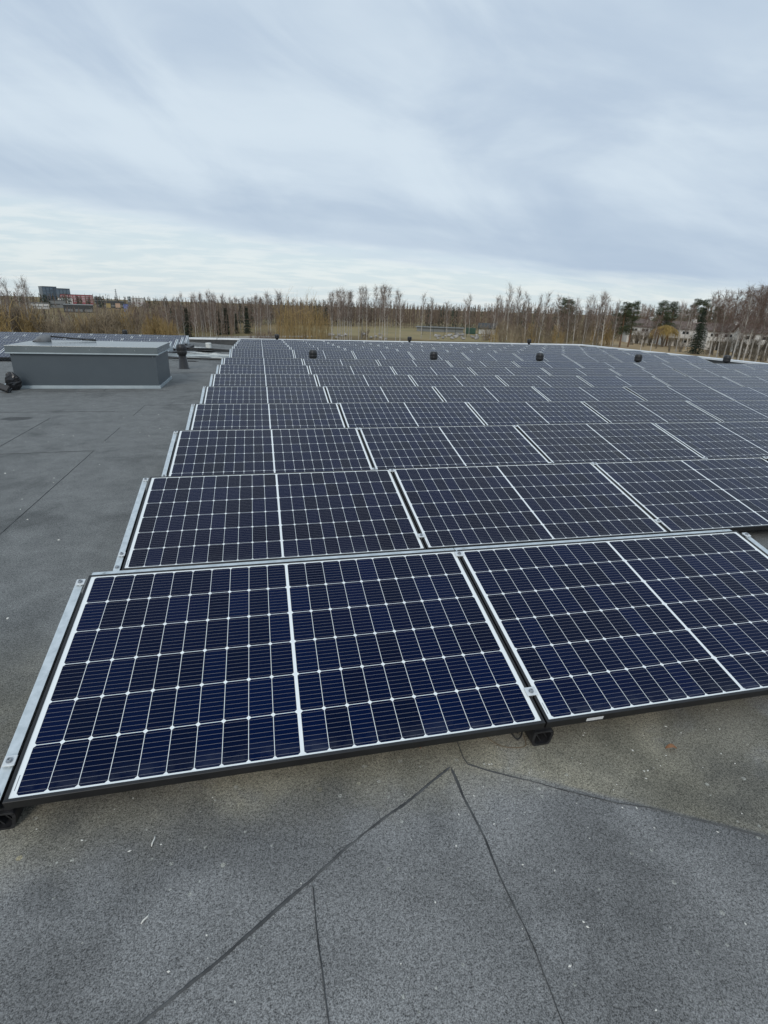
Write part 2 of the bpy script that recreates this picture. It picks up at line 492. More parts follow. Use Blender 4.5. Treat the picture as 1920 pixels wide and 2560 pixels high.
def tag(o, label=None, cat=None, group=None, kind=None):
    if label: o['label'] = label
    if cat: o['category'] = cat
    if group: o['group'] = group
    if kind: o['kind'] = kind
    return o

def thing(name, label, cat, loc=(0, 0, 0), rot=(0, 0, 0), group=None):
    o = bpy.data.objects.new(name, None)
    C.objects.link(o)
    o.location, o.rotation_euler = loc, rot
    o.empty_display_size = 0.2
    return tag(o, label, cat, group)

def copy_tree(src, loc, rot=None, label=None, group=None, scale=None):
    def rec(o, parent):
        c = o.copy()
        C.objects.link(c)
        if parent is not None:
            c.parent = parent
        for ch in list(o.children):
            rec(ch, c)
        return c
    c = rec(src, None)
    c.location = loc
    if rot is not None: c.rotation_euler = rot
    if scale is not None: c.scale = scale if isinstance(scale, (tuple, list)) else (scale,) * 3
    if label: c['label'] = label
    if group: c['group'] = group
    return c

ONES = ['', 'first', 'second', 'third', 'fourth', 'fifth', 'sixth', 'seventh', 'eighth', 'ninth', 'tenth', 'eleventh', 'twelfth',
        'thirteenth', 'fourteenth', 'fifteenth', 'sixteenth', 'seventeenth', 'eighteenth', 'nineteenth']
TENS = {2: ('twentieth', 'twenty'), 3: ('thirtieth', 'thirty'), 4: ('fortieth', 'forty'), 5: ('fiftieth', 'fifty'), 6: ('sixtieth', 'sixty')}
def ordinal(n):
    if n < 20:
        return ONES[n]
    a, b = TENS[n // 10]
    return a if n % 10 == 0 else b + '-' + ONES[n % 10]

# ------------------------------------------------------------------ roof
def roof_z(x, y):
    t = min(1.0, max(0.0, (x + 2.0) / 2.0))
    slope = 0.0130 + (0.0235 - 0.0130) * t
    return -0.11 - slope * max(0.0, y - 11.5)

ROOF_X0, ROOF_X1, ROOF_Y0, ROOF_Y1 = -34.0, 16.75, -9.0, 24.0
rb = MB()
xs = [-34, -26, -18, -12, -8, -5, -3, -2, -1, 0, 2, 5, 9, 13, 16.75]
ys = [-9, -6, -3, -1, 1, 3, 5, 7, 9, 11.5, 14, 17, 20, 24.0]
rv = [(x, y, roof_z(x, y)) for y in ys for x in xs]
nx = len(xs)
rb.add(rv, [(j * nx + i, j * nx + i + 1, (j + 1) * nx + i + 1, (j + 1) * nx + i) for j in range(len(ys) - 1) for i in range(nx - 1)])
# lap joints between the felt sheets: raised bitumen beads with a ragged edge
rng = random.Random(11)
def bead(pts, w0, w1, step=0.012, h=0.004, rag=0.6):
    rb.slot = 1
    L = [0.0]
    P = [Vector((p[0], p[1])) for p in pts]
    for a, b in zip(P, P[1:]):
        L.append(L[-1] + (b - a).length)
    n = max(3, int(L[-1] / step))
    up, dn, mid = [], [], []
    wander = swell = 0.0
    for i in range(n + 1):
        s = L[-1] * i / n
        k = max(j for j in range(len(L) - 1) if L[j] <= s + 1e-9)
        t = (s - L[k]) / max(1e-9, L[k + 1] - L[k])
        p = P[k].lerp(P[k + 1], t)
        d = (P[k + 1] - P[k]).normalized()
        nn = Vector((-d.y, d.x))
        wander = wander * 0.8 + rng.uniform(-1, 1) * 0.0008
        swell = swell * 0.9 + rng.uniform(-1, 1) * 0.20 * rag
        wd = 0.72 * (w0 + (w1 - w0) * i / n) * max(0.25, 1 + swell + 0.35 * rag * rng.uniform(-1, 1)) * (0.3 if i in (0, n) else 1)
        p = p + nn * wander
        a, b = p + nn * wd / 2, p - nn * wd / 2
        up.append((a.x, a.y, roof_z(a.x, a.y) + 0.0006))
        dn.append((b.x, b.y, roof_z(b.x, b.y) + 0.0006))
        mid.append((p.x, p.y, roof_z(p.x, p.y) + h))
    m = n + 1
    rb.add(up + mid + dn, [q for i in range(n) for q in ((i, m + i, m + i + 1, i + 1), (m + i, 2 * m + i, 2 * m + i + 1, m + i + 1))])
    rb.slot = 0
bead([(1.39, -0.028), (1.302, -0.08), (1.206, -0.135), (1.111, -0.183), (0.99, -0.25), (0.88, -0.325), (0.782, -0.383), (0.722, -0.423), (0.64, -0.476), (0.564, -0.52), (0.482, -0.567), (0.403, -0.61)], 0.011, 0.013)
bead([(1.393, -0.034), (1.394, -0.168), (1.405, -0.298), (1.403, -0.421), (1.407, -0.504), (1.413, -0.598), (1.41, -0.664), (1.406, -0.759), (1.404, -0.819)], 0.012, 0.003)
bead([(1.455, -0.03), (1.462, -0.031), (1.51, -0.065), (1.636, -0.132)], 0.009, 0.006)
bead([(1.636, -0.132), (1.754, -0.201), (1.882, -0.272), (1.984, -0.309)], 0.004, 0.005)
bead([(1.984, -0.309), (2.074, -0.36), (2.164, -0.407), (2.246, -0.457), (2.345, -0.511)], 0.007, 0.013)
bead([(0.879, -0.341), (0.879, -0.432), (0.881, -0.52), (0.883, -0.583), (0.886, -0.651), (0.885, -0.711)], 0.006, 0.004)
bead([(1.46, 0.148), (1.455, 0.068), (1.451, 0.007), (1.457, -0.03)], 0.004, 0.006)
bead([(-0.95, 4.62), (-0.955, 2.9), (-0.97, 0.5)], 0.0062, 0.0074, 0.05)
bead([(-0.94, 7.34), (-0.945, 6.5)], 0.0062, 0.0050, 0.05)
bead([(-0.945, 5.75), (-0.95, 5.0)], 0.0037, 0.0037, 0.05)
bead([(-4.4, 4.54), (-1.8, 4.55), (-0.95, 4.60)], 0.0124, 0.0050, 0.05)
bead([(-0.94, 7.34), (-0.10, 7.33)], 0.0099, 0.0099, 0.05)
bead([(-3.4, 6.83), (-1.25, 6.85)], 0.0087, 0.0050, 0.05)
bead([(-1.93, 4.6), (-1.94, 6.4)], 0.0031, 0.0050, 0.05)
bead([(-2.98, 8.75), (-1.9, 8.72), (-0.8, 8.80)], 0.0062, 0.0062, 0.05)
bead([(-1.86, 8.74), (-1.90, 9.06)], 0.0186, 0.0186, 0.05)
bead([(-0.75, 10.9), (-0.2, 10.85)], 0.0124, 0.0124, 0.05)
bead([(-1.6, 11.6), (-0.2, 11.62)], 0.0124, 0.0124, 0.05)
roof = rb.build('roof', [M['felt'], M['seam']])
tag(roof, kind='structure')

# ------------------------------------------------------------------ the building under the roof: walls, felt upstand, white coping
bld = thing('building', 'flat-roofed building carrying the solar panels, white metal coping along its roof edge', 'building', (0, 0, -6))
def back_z(x): return -0.108 + 0.002 * x
def side_z(y): return 0.066 - 0.0134 * (y - 13.5)
UX, UY = 16.77, 24.02
mb = MB()
mb.box(-34, UX + 0.30, UY + 0.02, UY + 0.30, 0, 5.2)
mb.box(UX + 0.02, UX + 0.30, -9, UY + 0.015, 0, 5.2)
mb.box(-34.3, -34.0, -9, UY + 0.30, 0, 5.2)
mb.box(-34.3, UX + 0.30, -9.3, -9.0, 0, 5.2)
mb.build('wall', M['wallp'], bld)
def strip_along(mb, pts, z_of, w0, w1, zb):
    pass
mb = MB()
N = 24
for i in range(N):
    xa, xb = -34 + (UX + 34) * i / N, -34 + (UX + 34) * (i + 1) / N
    mb.add([(xa, UY, 5.3), (xb, UY, 5.3), (xb, UY, 6 + back_z(xb)), (xa, UY, 6 + back_z(xa)),
            (xa, UY + .28, 5.21), (xb, UY + .28, 5.21), (xb, UY + .28, 6 + back_z(xb)), (xa, UY + .28, 6 + back_z(xa))],
           [(0, 1, 2, 3), (5, 4, 7, 6), (3, 2, 6, 7)])
for i in range(N):
    ya, yb = -9 + (UY + 9) * i / N, -9 + (UY + 9) * (i + 1) / N
    mb.add([(UX, ya, 5.3), (UX, yb, 5.3), (UX, yb, 6 + side_z(yb)), (UX, ya, 6 + side_z(ya)),
            (UX + .28, ya, 5.21), (UX + .28, yb, 5.21), (UX + .28, yb, 6 + side_z(yb)), (UX + .28, ya, 6 + side_z(ya))],
           [(1, 0, 3, 2), (4, 5, 6, 7), (2, 3, 7, 6)])
mb.build('upstand', M['upstand'], bld)
mb = MB()
def cop(p0, p1, nx_, ny_):
    # folded sheet: drip lip inside, flat top, drip lip outside; 3 m lengths
    a, b = Vector(p0), Vector(p1)
    d = (b - a).normalized()
    nn = Vector((nx_, ny_, 0))
    for s0, s1 in ((-0.03, 0.33),):
        q = [a + nn * s0, b + nn * s0, b + nn * s1, a + nn * s1]
        up = [p + Vector((0, 0, 0.006)) for p in q]
        lo = [p - Vector((0, 0, 0.05)) for p in q]
        mb.add(up + lo, [(0, 1, 2, 3), (0, 4, 5, 1), (2, 6, 7, 3), (1, 5, 6, 2), (0, 3, 7, 4)])
k = -34.0
while k < UX + 0.25:
    e = min(k + 2.98, UX + 0.26)
    cop((k, UY, 6 + back_z(k)), (e, UY, 6 + back_z(e)), 0, 1)
    k += 3.0
k = -9.0
while k < UY - 0.1:
    e = min(k + 2.98, UY - 0.035)
    cop((UX, e, 6 + side_z(e)), (UX, k, 6 + side_z(k)), 1, 0)
    k += 3.0
mb.build('coping', M['coping'], bld)

# ------------------------------------------------------------------ solar panels
def make_panel():
    root = thing('solar_panel', 'panel', 'solar panel')
    g = MB()
    g.box(0.009, PW - 0.009, 0.009, PL - 0.009, -0.007, -0.0025)
    g.build('glass', M['glass'], root)
    fr = MB()
    lip, h = 0.011, 0.035
    o = [(0, 0), (PW, 0), (PW, PL), (0, PL)]
    i_ = [(lip, lip), (PW - lip, lip), (PW - lip, PL - lip), (lip, PL - lip)]
    b = 0.0012
    o2 = [(b, b), (PW - b, b), (PW - b, PL - b), (b, PL - b)]
    vs = [(*p, -h) for p in o] + [(*p, -b) for p in o] + [(*p, 0) for p in o2] + [(*p, 0) for p in i_] + [(*p, -0.012) for p in i_] + [(*p, -h) for p in i_]
    fs = []
    for k in range(4):
        n2 = (k + 1) % 4
        for lvl in range(5):
            fs.append((lvl * 4 + k, lvl * 4 + n2, (lvl + 1) * 4 + n2, (lvl + 1) * 4 + k))
        fs.append((20 + k, 20 + n2, n2, k))
    fr.add(vs, fs)
    fr.build('frame', M['frame'], root)
    pr = MB()
    for x, ya, yb in ((0.019, 0.035, 0.085),):
        pr.box(x, x + 0.0022, ya, yb, -0.0025, -0.0022)
    pr.build('serial_strip', M['print'], root)
    return root

N_MAIN = {1: 2, 2: 4, 3: 5, 4: 6, 5: 7, 6: 8, 7: 8, 8: 9, 9: 9, 10: 9, 11: 9, 12: 9, 13: 9, 14: 9}
def row_base(r):
    """y and z of the low edge of a row of the main field (row 1 nearest)"""
    if r <= 8:
        return (r - 1) * PITCH, 0.0
    y = 14.19 + (r - 9) * 1.515
    return y, -0.080 - 0.0235 * (y - 14.19)
proto = make_panel()
first = True
for r in range(1, 15):
    y0, z0 = row_base(r)
    for c in range(N_MAIN[r]):
        lab = 'solar panel, %s from the left in the %s row of the large field' % (ordinal(c + 1), ordinal(r))
        if r == 1:
            lab = ('dark blue solar panel in the front row, its left corner foot at the picture edge' if c == 0 else
                   'dark blue solar panel in the front row with a white sticker under its low edge')
        loc = (GAP / 2 + c * (PW + GAP), y0, z0 + (rng.uniform(-.002, .002) if r > 1 else 0))
        rot = (TILT + (rng.gauss(0, .0028) if r > 1 else 0), rng.gauss(0, .0008) if r > 1 else 0, 0)      # small setting errors
        tone = 1.0 if r == 1 else min(1.0, max(0.0, rng.gauss(0.80 if r == 2 else 0.45, 0.28)))
        if first:
            proto.location, proto.rotation_euler = loc, rot
            proto['label'] = lab
            proto['group'] = 'solar panels of the large field'
            first = False
            p = proto
        else:
            p = copy_tree(proto, loc, rot, lab, 'solar panels of the large field')
            for ch in p.children: ch.color = (tone, tone, tone, 1)
            if r == 1:
                s = MB()
                s.box(0.165, 0.235, -0.0012, -0.0002, -0.027, -0.012)
                s.build('sticker', M['sticker'], p)
LX = -2.02
LEFT_ROWS = 6
def left_base(r):
    y = 13.80 + (r - 1) * 1.500
    return y, roof_z(-3, y) + 0.102
N_LEFT = {1: 4, 2: 5, 3: 5, 4: 6, 5: 6, 6: 6}
for r in range(1, LEFT_ROWS + 1):
    y0, z0 = left_base(r)
    for c in range(N_LEFT[r]):
        lab = 'solar panel, %s from the right in the %s row of the small array' % (ordinal(c + 1), ordinal(r))
        copy_tree(proto, (LX - (c + 1) * (PW + GAP) + GAP, y0, z0), (TILT, 0, 0), lab, 'solar panels of the small array behind the grey box')

# ------------------------------------------------------------------ mounting hardware
def foot_mesh():
    """open moulded plastic foot: a rounded trapezoid tube with slanting inner webs"""
    mb = MB()
    def ring(sc, drop=0.0):
        out = []
        pts = [(-0.036, 0.0), (0.030, 0.0), (0.042, 0.050), (0.037, 0.066), (-0.039, 0.066), (-0.046, 0.020)]
        n = len(pts)
        cx, cz = 0.0, 0.033
        for i in range(n):
            p0, p1, p2 = Vector(pts[i - 1]), Vector(pts[i]), Vector(pts[(i + 1) % n])
            a = p1 + (p0 - p1).normalized() * 0.010
            b = p1 + (p2 - p1).normalized() * 0.010
            for t in (0, .5, 1):
                q = (a * (1 - t) ** 2 + p1 * 2 * t * (1 - t) + b * t * t)
                out.append((cx + (q.x - cx) * sc, cz + (q.y - cz) * sc))
        return out
    o, i_ = ring(1.0), ring(0.76)
    n = len(o)
    y0, y1 = 0.004, 0.34
    vs = [(x, y0, z) for x, z in o] + [(x, y0, z) for x, z in i_] + [(x, y1, z) for x, z in o] + [(x, y1, z) for x, z in i_]
    fs = []
    for k in range(n):
        m = (k + 1) % n
        fs += [(k, m, n + m, n + k), (2 * n + m, 2 * n + k, 3 * n + k, 3 * n + m), (m, k, 2 * n + k, 2 * n + m), (n + k, n + m, 3 * n + m, 3 * n + k)]
    mb.add(vs, fs)
    for xo in (-0.018, 0.014):
        mb.add([(xo - 0.014, y0 + .012, 0.056), (xo - 0.009, y0 + .012, 0.056), (xo + 0.019, y0 + .012, 0.010), (xo + 0.014, y0 + .012, 0.010),
                (xo - 0.014, y1, 0.056), (xo - 0.009, y1, 0.056), (xo + 0.019, y1, 0.010), (xo + 0.014, y1, 0.010)],
               [(0, 1, 2, 3), (4, 7, 6, 5), (0, 4, 5, 1), (2, 6, 7, 3), (1, 5, 6, 2), (0, 3, 7, 4)])
    mb.box(-0.034, 0.034, y0 + 0.01, y1, 0.0665, 0.076)
    return mb

def clamp(parent, x, s, w=0.044, d=0.038, lift=0.0015):
    c = MB()
    c.box(x - w / 2, x + w / 2, s - d / 2, s + d / 2, lift, lift + 0.005)
    c.box(x - 0.003, x + 0.003, s - d / 2 + .004, s + d / 2 - .004, -0.03, lift)
    o = c.build('clamp', M['clamp'], parent, bevel=0.0015)
    bl = MB()
    bl.lathe([(0.0105, 0.0), (0.0105, 0.0015), (0.0075, 0.0016), (0.0072, 0.0075), (0.004, 0.0078), (0.0036, 0.004)], 12, (x, s, lift + 0.005))
    bl.build('bolt', M['bolt'], o)
    return o

def make_inner_mount(back=True):
    root = thing('mounting_rail', 'rail', 'mounting rail', rot=(0, 0, 0))
    rl = MB()
    m = Matrix.Rotation(TILT, 4, 'X')
    rl.box(-0.02, 0.02, 0.02, PL - 0.01, -0.070, -0.0365, m)
    rl.build('rail', M['frame'], root)
    hold = bpy.data.objects.new('clamp_line', None)
    return root, m

def tilt_part(o):
    o.rotation_euler = (TILT, 0, 0)
    return o

FOOT = foot_mesh().mesh('foot', M['plastic'])
def put_foot(root, x=0.0, y=0.0, z=-0.11):
    f_ = bpy.data.objects.new('foot', FOOT)
    C.objects.link(f_)
    f_.parent = root
    f_.location = (x, y, z)
    return f_

def make_seam_mount():
    root = thing('mounting_rail', 'rail', 'mounting rail')
    rl = MB()
    rl.box(-0.02, 0.02, 0.02, PL - 0.01, -0.068, -0.0365)
    tilt_part(rl.build('rail', M['frame'], root))
    for s in (0.135, PL - 0.040):
        tilt_part(clamp(root, 0.0, s))
    put_foot(root)
    sup = MB()
    sup.box(-0.025, 0.025, PL * cos(TILT) - 0.10, PL * cos(TILT) - 0.04, -0.11, PL * sin(TILT) - 0.095)
    sup.build('rear_post', M['plastic'], root)
    return root

def make_end_mount(side=-1, plate=True):
    root = thing('side_plate', 'plate', 'side plate')
    pl = MB()
    xa, xb = (-0.042, -0.008)
    if side > 0:
        xa, xb = 0.008, 0.042
    # flange that shows beside the panel, following its tilt
    c_, s_ = cos(TILT), sin(TILT)
    def T(y, z): return (y * c_ - z * s_, y * s_ + z * c_)
    poly = [T(-0.02, -0.005), T(PL - 0.035, -0.005), T(PL - 0.035, -0.0075), T(-0.02, -0.0075)]
    pl.prism(poly, xa, xb, 'x')
    xe = xa if side < 0 else xb
    web = [T(-0.02, -0.0075), T(PL - 0.035, -0.0075), (PL * c_ + 0.10, -0.095), (0.0, -0.095)]
    pl.prism(web, xe, xe + 0.002, 'x')
    pl.build('plate', M['galv'], root)
    for s in (0.135, PL - 0.050):
        tilt_part(clamp(root, -0.019 if side < 0 else 0.019, s, 0.036, 0.036))
    bl = MB()
    bl.lathe([(0.013, 0), (0.013, 0.002), (0.008, 0.0021), (0.0076, 0.009), (0.004, 0.0092)], 12, ((xa + xb) / 2, 0.028, -0.005))
    tilt_part(bl.build('bolt', M['bolt'], root))
    put_foot(root, x=-0.015 if side < 0 else 0.015)
    return root

end_proto = seam_proto = None
G_END, G_RAIL = 'galvanised side plates at the left ends of the rows', 'clamped rails in the seams between panels'
for r in range(1, 15):
    y0, z0 = row_base(r)
    lab = 'galvanised side plate closing the left end of the %s row of the large solar field' % ('front' if r == 1 else ordinal(r))
    if end_proto is None:
        end_proto = make_end_mount()
        end_proto.location = (0, y0, z0)
        end_proto['label'], end_proto['group'] = lab, G_END
    else:
        copy_tree(end_proto, (0, y0, z0), None, lab, G_END)
right_end = make_end_mount(1)
right_end.location = (2 * (PW + GAP), 0, 0)
tag(right_end, 'galvanised side plate closing the right end of the short front row', 'side plate')
for r in range(1, 7):
    y0, z0 = row_base(r)
    for c in range(1, N_MAIN[r]):
        lab = ('clamped rail in the seam between the two front row panels' if r == 1 else
               'clamped rail in the %s seam from the left of the %s panel row' % (ordinal(c), ordinal(r)))
        loc = (c * (PW + GAP), y0, z0)
        if seam_proto is None:
            seam_proto = make_seam_mount()
            seam_proto.location = loc
            seam_proto['label'], seam_proto['group'] = lab, G_RAIL
        else:
            copy_tree(seam_proto, loc, None, lab, G_RAIL)
left_end = None
for r in range(1, LEFT_ROWS + 1):
    y0, z0 = left_base(r)
    lab = 'galvanised triangular side plate ending the %s row of the array behind the grey box' % ordinal(r)
    if r < 3:
        continue
    if left_end is None:
        left_end = make_end_mount(1)
        left_end.location = (LX, y0, z0)
        tag(left_end, lab, 'side plate', 'side plates of the small array behind the grey box')
    else:
        copy_tree(left_end, (LX, y0, z0), None, lab)

# wind deflectors behind the high edge of the panels
dproto = None
for r in range(1, 4):
    y0, z0 = row_base(r)
    for c in range(N_MAIN[r]):
        if r > 1 and c > 3: continue
        lab = 'grey folded wind deflector behind the %s panel of the %s row' % (ordinal(c + 1), 'front' if r == 1 else ordinal(r))
        loc = (GAP / 2 + c * (PW + GAP), y0, z0)
        if dproto is None:
            ty, tz = PL * cos(TILT), PL * sin(TILT)
            mb = MB()
            prof = [(ty + 0.012, tz - 0.036), (ty + 0.012, tz - 0.016), (ty + 0.053, tz - 0.014), (ty + 0.135, -0.070), (ty + 0.133, -0.071),
                    (ty + 0.052, tz - 0.017), (ty + 0.014, tz - 0.019), (ty + 0.014, tz - 0.036)]
            mb.prism(prof, 0.0, PW + 0.004, 'x')
            for x in (0.05, PW - 0.05):
                mb.lathe([(0.006, 0), (0.006, 0.004), (0.003, 0.005)], 8, (x, ty + 0.040, tz - 0.0145))
            d0 = mb.build('wind_deflector', M['galv'])
            d0.location = loc
            tag(d0, lab, 'wind deflector', 'wind deflectors behind the panel rows')
            dproto = d0
        else:
            d = dproto.copy()
            C.objects.link(d)
            d.location = (loc[0], loc[1], loc[2] - (0.014 if r > 1 else 0))
            d['label'] = lab

# loose cables by the front foot
mb = MB()
def arc(p, n=14):
    """smooth path through points (catmull-rom)"""
    P = [Vector(q) for q in p]
    P = [P[0] * 2 - P[1]] + P + [P[-1] * 2 - P[-2]]
    out = []
    for i in range(1, len(P) - 2):
        for k in range(n):
            t = k / n
            a, b, c, d = P[i - 1], P[i], P[i + 1], P[i + 2]
            out.append(0.5 * ((2 * b) + (-a + c) * t + (2 * a - 5 * b + 4 * c - d) * t * t + (-a + 3 * b - 3 * c + d) * t ** 3))
    out.append(P[-2])
    return out
mb.tube(arc([(1.64, 0.20, -0.045), (1.655, 0.06, -0.075), (1.675, 0.03, -0.09), (1.70, 0.05, -0.075), (1.715, 0.12, -0.06)]), 0.003, 6)
mb.tube(arc([(1.60, 0.22, -0.05), (1.63, 0.09, -0.06), (1.665, 0.05, -0.06), (1.69, 0.06, -0.085), (1.73, 0.16, -0.07)]), 0.003, 6)
tag(mb.build('cable', M['rubber'], smooth=True), 'thin black cables looping out under the front row beside its middle foot', 'cable')
mb = MB()
mb.tube(arc([(1.56, 0.10, -0.1075), (1.60, 0.035, -0.1075), (1.65, 0.01, -0.1075), (1.70, 0.012, -0.1075), (1.715, 0.06, -0.106)]), 0.0014, 5)
tag(mb.build('wire', M['wire'], smooth=True), 'thin brown wire curving over the felt beside the middle front foot', 'wire')

# ------------------------------------------------------------------ grey sheet metal box with a lid
BX0, BX1, BY0, BY1, BZ0 = -3.315, -1.005, 9.08, 10.42, -0.11
box = thing('roof_hatch', 'long grey sheet metal box with an overhanging lid standing on the open roof', 'roof hatch', ((BX0 + BX1) / 2, (BY0 + BY1) / 2, BZ0))
hx, hy = (BX1 - BX0) / 2, (BY1 - BY0) / 2
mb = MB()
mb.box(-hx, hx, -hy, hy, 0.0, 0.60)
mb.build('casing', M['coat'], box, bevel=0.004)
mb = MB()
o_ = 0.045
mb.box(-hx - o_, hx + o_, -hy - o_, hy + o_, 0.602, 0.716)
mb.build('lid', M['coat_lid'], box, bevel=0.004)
mb = MB()
for z0, z1, e, t in ((0.585, 0.604, o_ + 0.006, 0.012), (0.0, 0.052, 0.022, 0.018)):
    X, Y = hx + e, hy + e
    mb.box(-X, X, -Y, -Y + t, z0, z1)
    mb.box(-X, X, Y - t, Y, z0, z1)
    mb.box(-X, -X + t, -Y + t, Y - t, z0, z1)
    mb.box(X - t, X, -Y + t, Y - t, z0, z1)
mb.build('flashing', M['trim'], box, bevel=0.002)
mb = MB()
for x, z in ((-hx + 0.28, 0.66), (-hx + 0.05, 0.56), (hx - 0.06, 0.55), (hx - 0.33, 0.655), (0.1, 0.655)):
    mb.lathe([(0.008, 0.0), (0.007, 0.004), (0.003, 0.006)], 8)
    n = 8 * 3
    for k in range(len(mb.v) - n, len(mb.v)):
        vx, vy, vz = mb.v[k]
        yy = -hy - (o_ if z > 0.6 else 0.0)
        mb.v[k] = (x + vx, yy - vz, z + vy)
mb.build('rivet', M['bolt'], box)

# snow shovel lying on the lid: scooped blade upside down, long black handle
sh = thing('shovel', 'worn grey scoop shovel with long black handle lying on the lid of the grey box', 'shovel', (-3.30, 10.12, 0.608), (0, 0, radians(18)))
mb = MB()
nu, nv = 10, 8
top, bot = [], []
for j in range(nv + 1):
    v_ = j / nv                      # along the blade, cutting edge -> socket
    for i in range(nu + 1):
        u_ = i / nu * 2 - 1          # across
        half = 0.20 - 0.05 * v_ ** 2
        y_ = u_ * half
        x_ = v_ * 0.30
        arch = 0.125 * sin(min(1.0, v_ * 1.35) * pi / 2) * (1 - 0.55 * abs(u_) ** 3) - 0.03 * v_ ** 3
        top.append((x_, y_, max(0.003, arch + 0.004)))
        bot.append((x_, y_, max(0.0, arch - 0.004)))
n_ = nu + 1
fs = []
for j in range(nv):
    for i in range(nu):
        a = j * n_ + i
        fs.append((a, a + 1, a + n_ + 1, a + n_))
        b = len(top) + a
        fs.append((b, b + n_, b + n_ + 1, b + 1))
K = len(top)
edge = [i for i in range(n_)] + [j * n_ + nu for j in range(1, nv + 1)] + [nv * n_ + i for i in range(nu - 1, -1, -1)] + [j * n_ for j in range(nv - 1, 0, -1)]
for a, b in zip(edge, edge[1:] + edge[:1]):
    fs.append((b, a, K + a, K + b))
mb.add(top + bot, fs)
# side cheeks of the scoop
for s in (-1, 1):
    mb.add([(0.02, s * 0.198, 0.0), (0.30, s * 0.152, 0.0), (0.30, s * 0.150, 0.055), (0.12, s * 0.19, 0.055), (0.02, s * 0.205, 0.0), (0.30, s * 0.158, 0.0), (0.30, s * 0.156, 0.055), (0.12, s * 0.196, 0.055)],
           [(0, 1, 2, 3), (7, 6, 5, 4), (3, 2, 6, 7), (1, 5, 6, 2), (0, 3, 7, 4)])
mb.build('blade', M['shovel'], sh, smooth=True)
mb = MB()
mb.tube([(0.24, 0, 0.085), (0.34, -0.005, 0.080), (0.70, -0.07, 0.045), (1.02, -0.13, 0.020)], [0.020, 0.0155, 0.0155, 0.0155], 10)
mb.tube([(0.80, -0.089, 0.036), (1.04, -0.134, 0.021)], 0.0195, 10)
mb.build('handle', M['plastic'], sh, smooth=True)

# black left-over mounting feet beside the box
mb = MB()
mb.v, mb.f, mb.mi = [], [], []
sack = MB()
rs = random.Random(5)
nu, nv = 18, 10
for j in range(nv + 1):
    t = j / nv
    for i in range(nu):
        q = 2 * pi * i / nu
        rr = 0.115 * (sin(pi * (0.10 + 0.86 * t)) ** 0.6) * (1 + 0.22 * sin(3 * q + 4 * t) + rs.uniform(-.13, .13))
        sack.v.append((rr * cos(q) * (1.0 + 0.25 * (1 - t)), rr * sin(q) * 0.8, 0.30 * t + rs.uniform(-.008, .008) * (0 < j)))
for j in range(nv):
    for i in range(nu):
        sack.f.append((j * nu + i, j * nu + (i + 1) % nu, (j + 1) * nu + (i + 1) % nu, (j + 1) * nu + i))
sack.f.append(tuple(range(nu))[::-1])
sack.f.append(tuple(nv * nu + i for i in range(nu)))
sack.mi = [0] * len(sack.f)
so = sack.build('plastic_sack', mottled('black plastic film', (0.010, 0.010, 0.011), (0.02, 0.02, 0.022), 20, 0.28))
so.location = (-3.28, 8.88, -0.11)
so.scale = (0.85, 0.8, 1.0)
so.rotation_euler = (0, 0, 0.3)
tag(so, 'crumpled black plastic sack slumped against the left front corner of the grey box', 'sack')
sf = thing('spare_bracket', 'black mounting bracket with a bare metal lip leaning on the black sack', 'bracket', (-3.33, 8.70, -0.085), (0.5, -0.85, 0.9))
f_ = bpy.data.objects.new('foot', FOOT); C.objects.link(f_); f_.parent = sf; f_.location = (0, -0.12, 0.06); f_.scale = (1.25, 0.8, 1.25)
mb = MB(); mb.box(-0.045, 0.045, -0.125, -0.06, 0.098, 0.102); mb.build('metal_lip', M['bolt'], sf)
mb = MB()
mb.box(-0.015, 0.015, -0.45, 0.45, -0.004, 0.004)
st = mb.build('metal_strip', M['trim'])
st.location, st.rotation_euler = (-3.43, 9.30, 0.03), (radians(18), 0, radians(-14))
tag(st, 'bare metal strip propped behind the black sack at the grey box', 'metal strip')

# ------------------------------------------------------------------ roof vents
def make_vent(pipe_h, cap_r, cap_h, pipe_r0, pipe_r1, label, cat, name='roof_vent'):
    root = thing(name, label, cat)
    mb = MB()
    mb.lathe([(pipe_r0 * 1.18, 0.0), (pipe_r0 * 1.12, 0.015), (pipe_r0, 0.02), (pipe_r1, pipe_h + 0.02)], 24)
    mb.build('pipe', M['plastic'], root, smooth=True)
    mb = MB()
    c, h = cap_r, cap_h
    mb.lathe([(c * .55, pipe_h - .005), (c * .80, pipe_h), (c * .93, pipe_h + h * .10), (c, pipe_h + h * .22), (c * 1.0, pipe_h + h * .38), (c * .985, pipe_h + h * .40),
              (c * .985, pipe_h + h * .43), (c, pipe_h + h * .45), (c * .985, pipe_h + h * .72), (c * .93, pipe_h + h * .86), (c * .90, pipe_h + h * .865),
              (c * .90, pipe_h + h * .895), (c * .86, pipe_h + h * .93), (c * .70, pipe_h + h * .985), (c * .4, pipe_h + h)], 40,
             wob=lambda k, n: 1.0 - 0.012 * (k % 2))
    mb.build('cap', M['plastic'], root, smooth=True)
    return root
G_V = 'black roof vents between the solar rows'
v0 = None
VX = (2.145, 5.43, 8.60, 11.82, 14.98)
for i, x in enumerate(VX):
    lab = 'black barrel-shaped roof vent cap, %s from the left in the nearer line of vents' % ordinal(i + 1)
    z = roof_z(x, 13.0)
    if v0 is None:
        v0 = make_vent(0.095 - z, 0.107, 0.215, 0.06, 0.055, lab, 'roof vent')
        v0.location = (x, 13.0, z)
        v0['group'] = G_V
    else:
        copy_tree(v0, (x, 13.0, z + 0.006 * i), None, lab)
fv = None
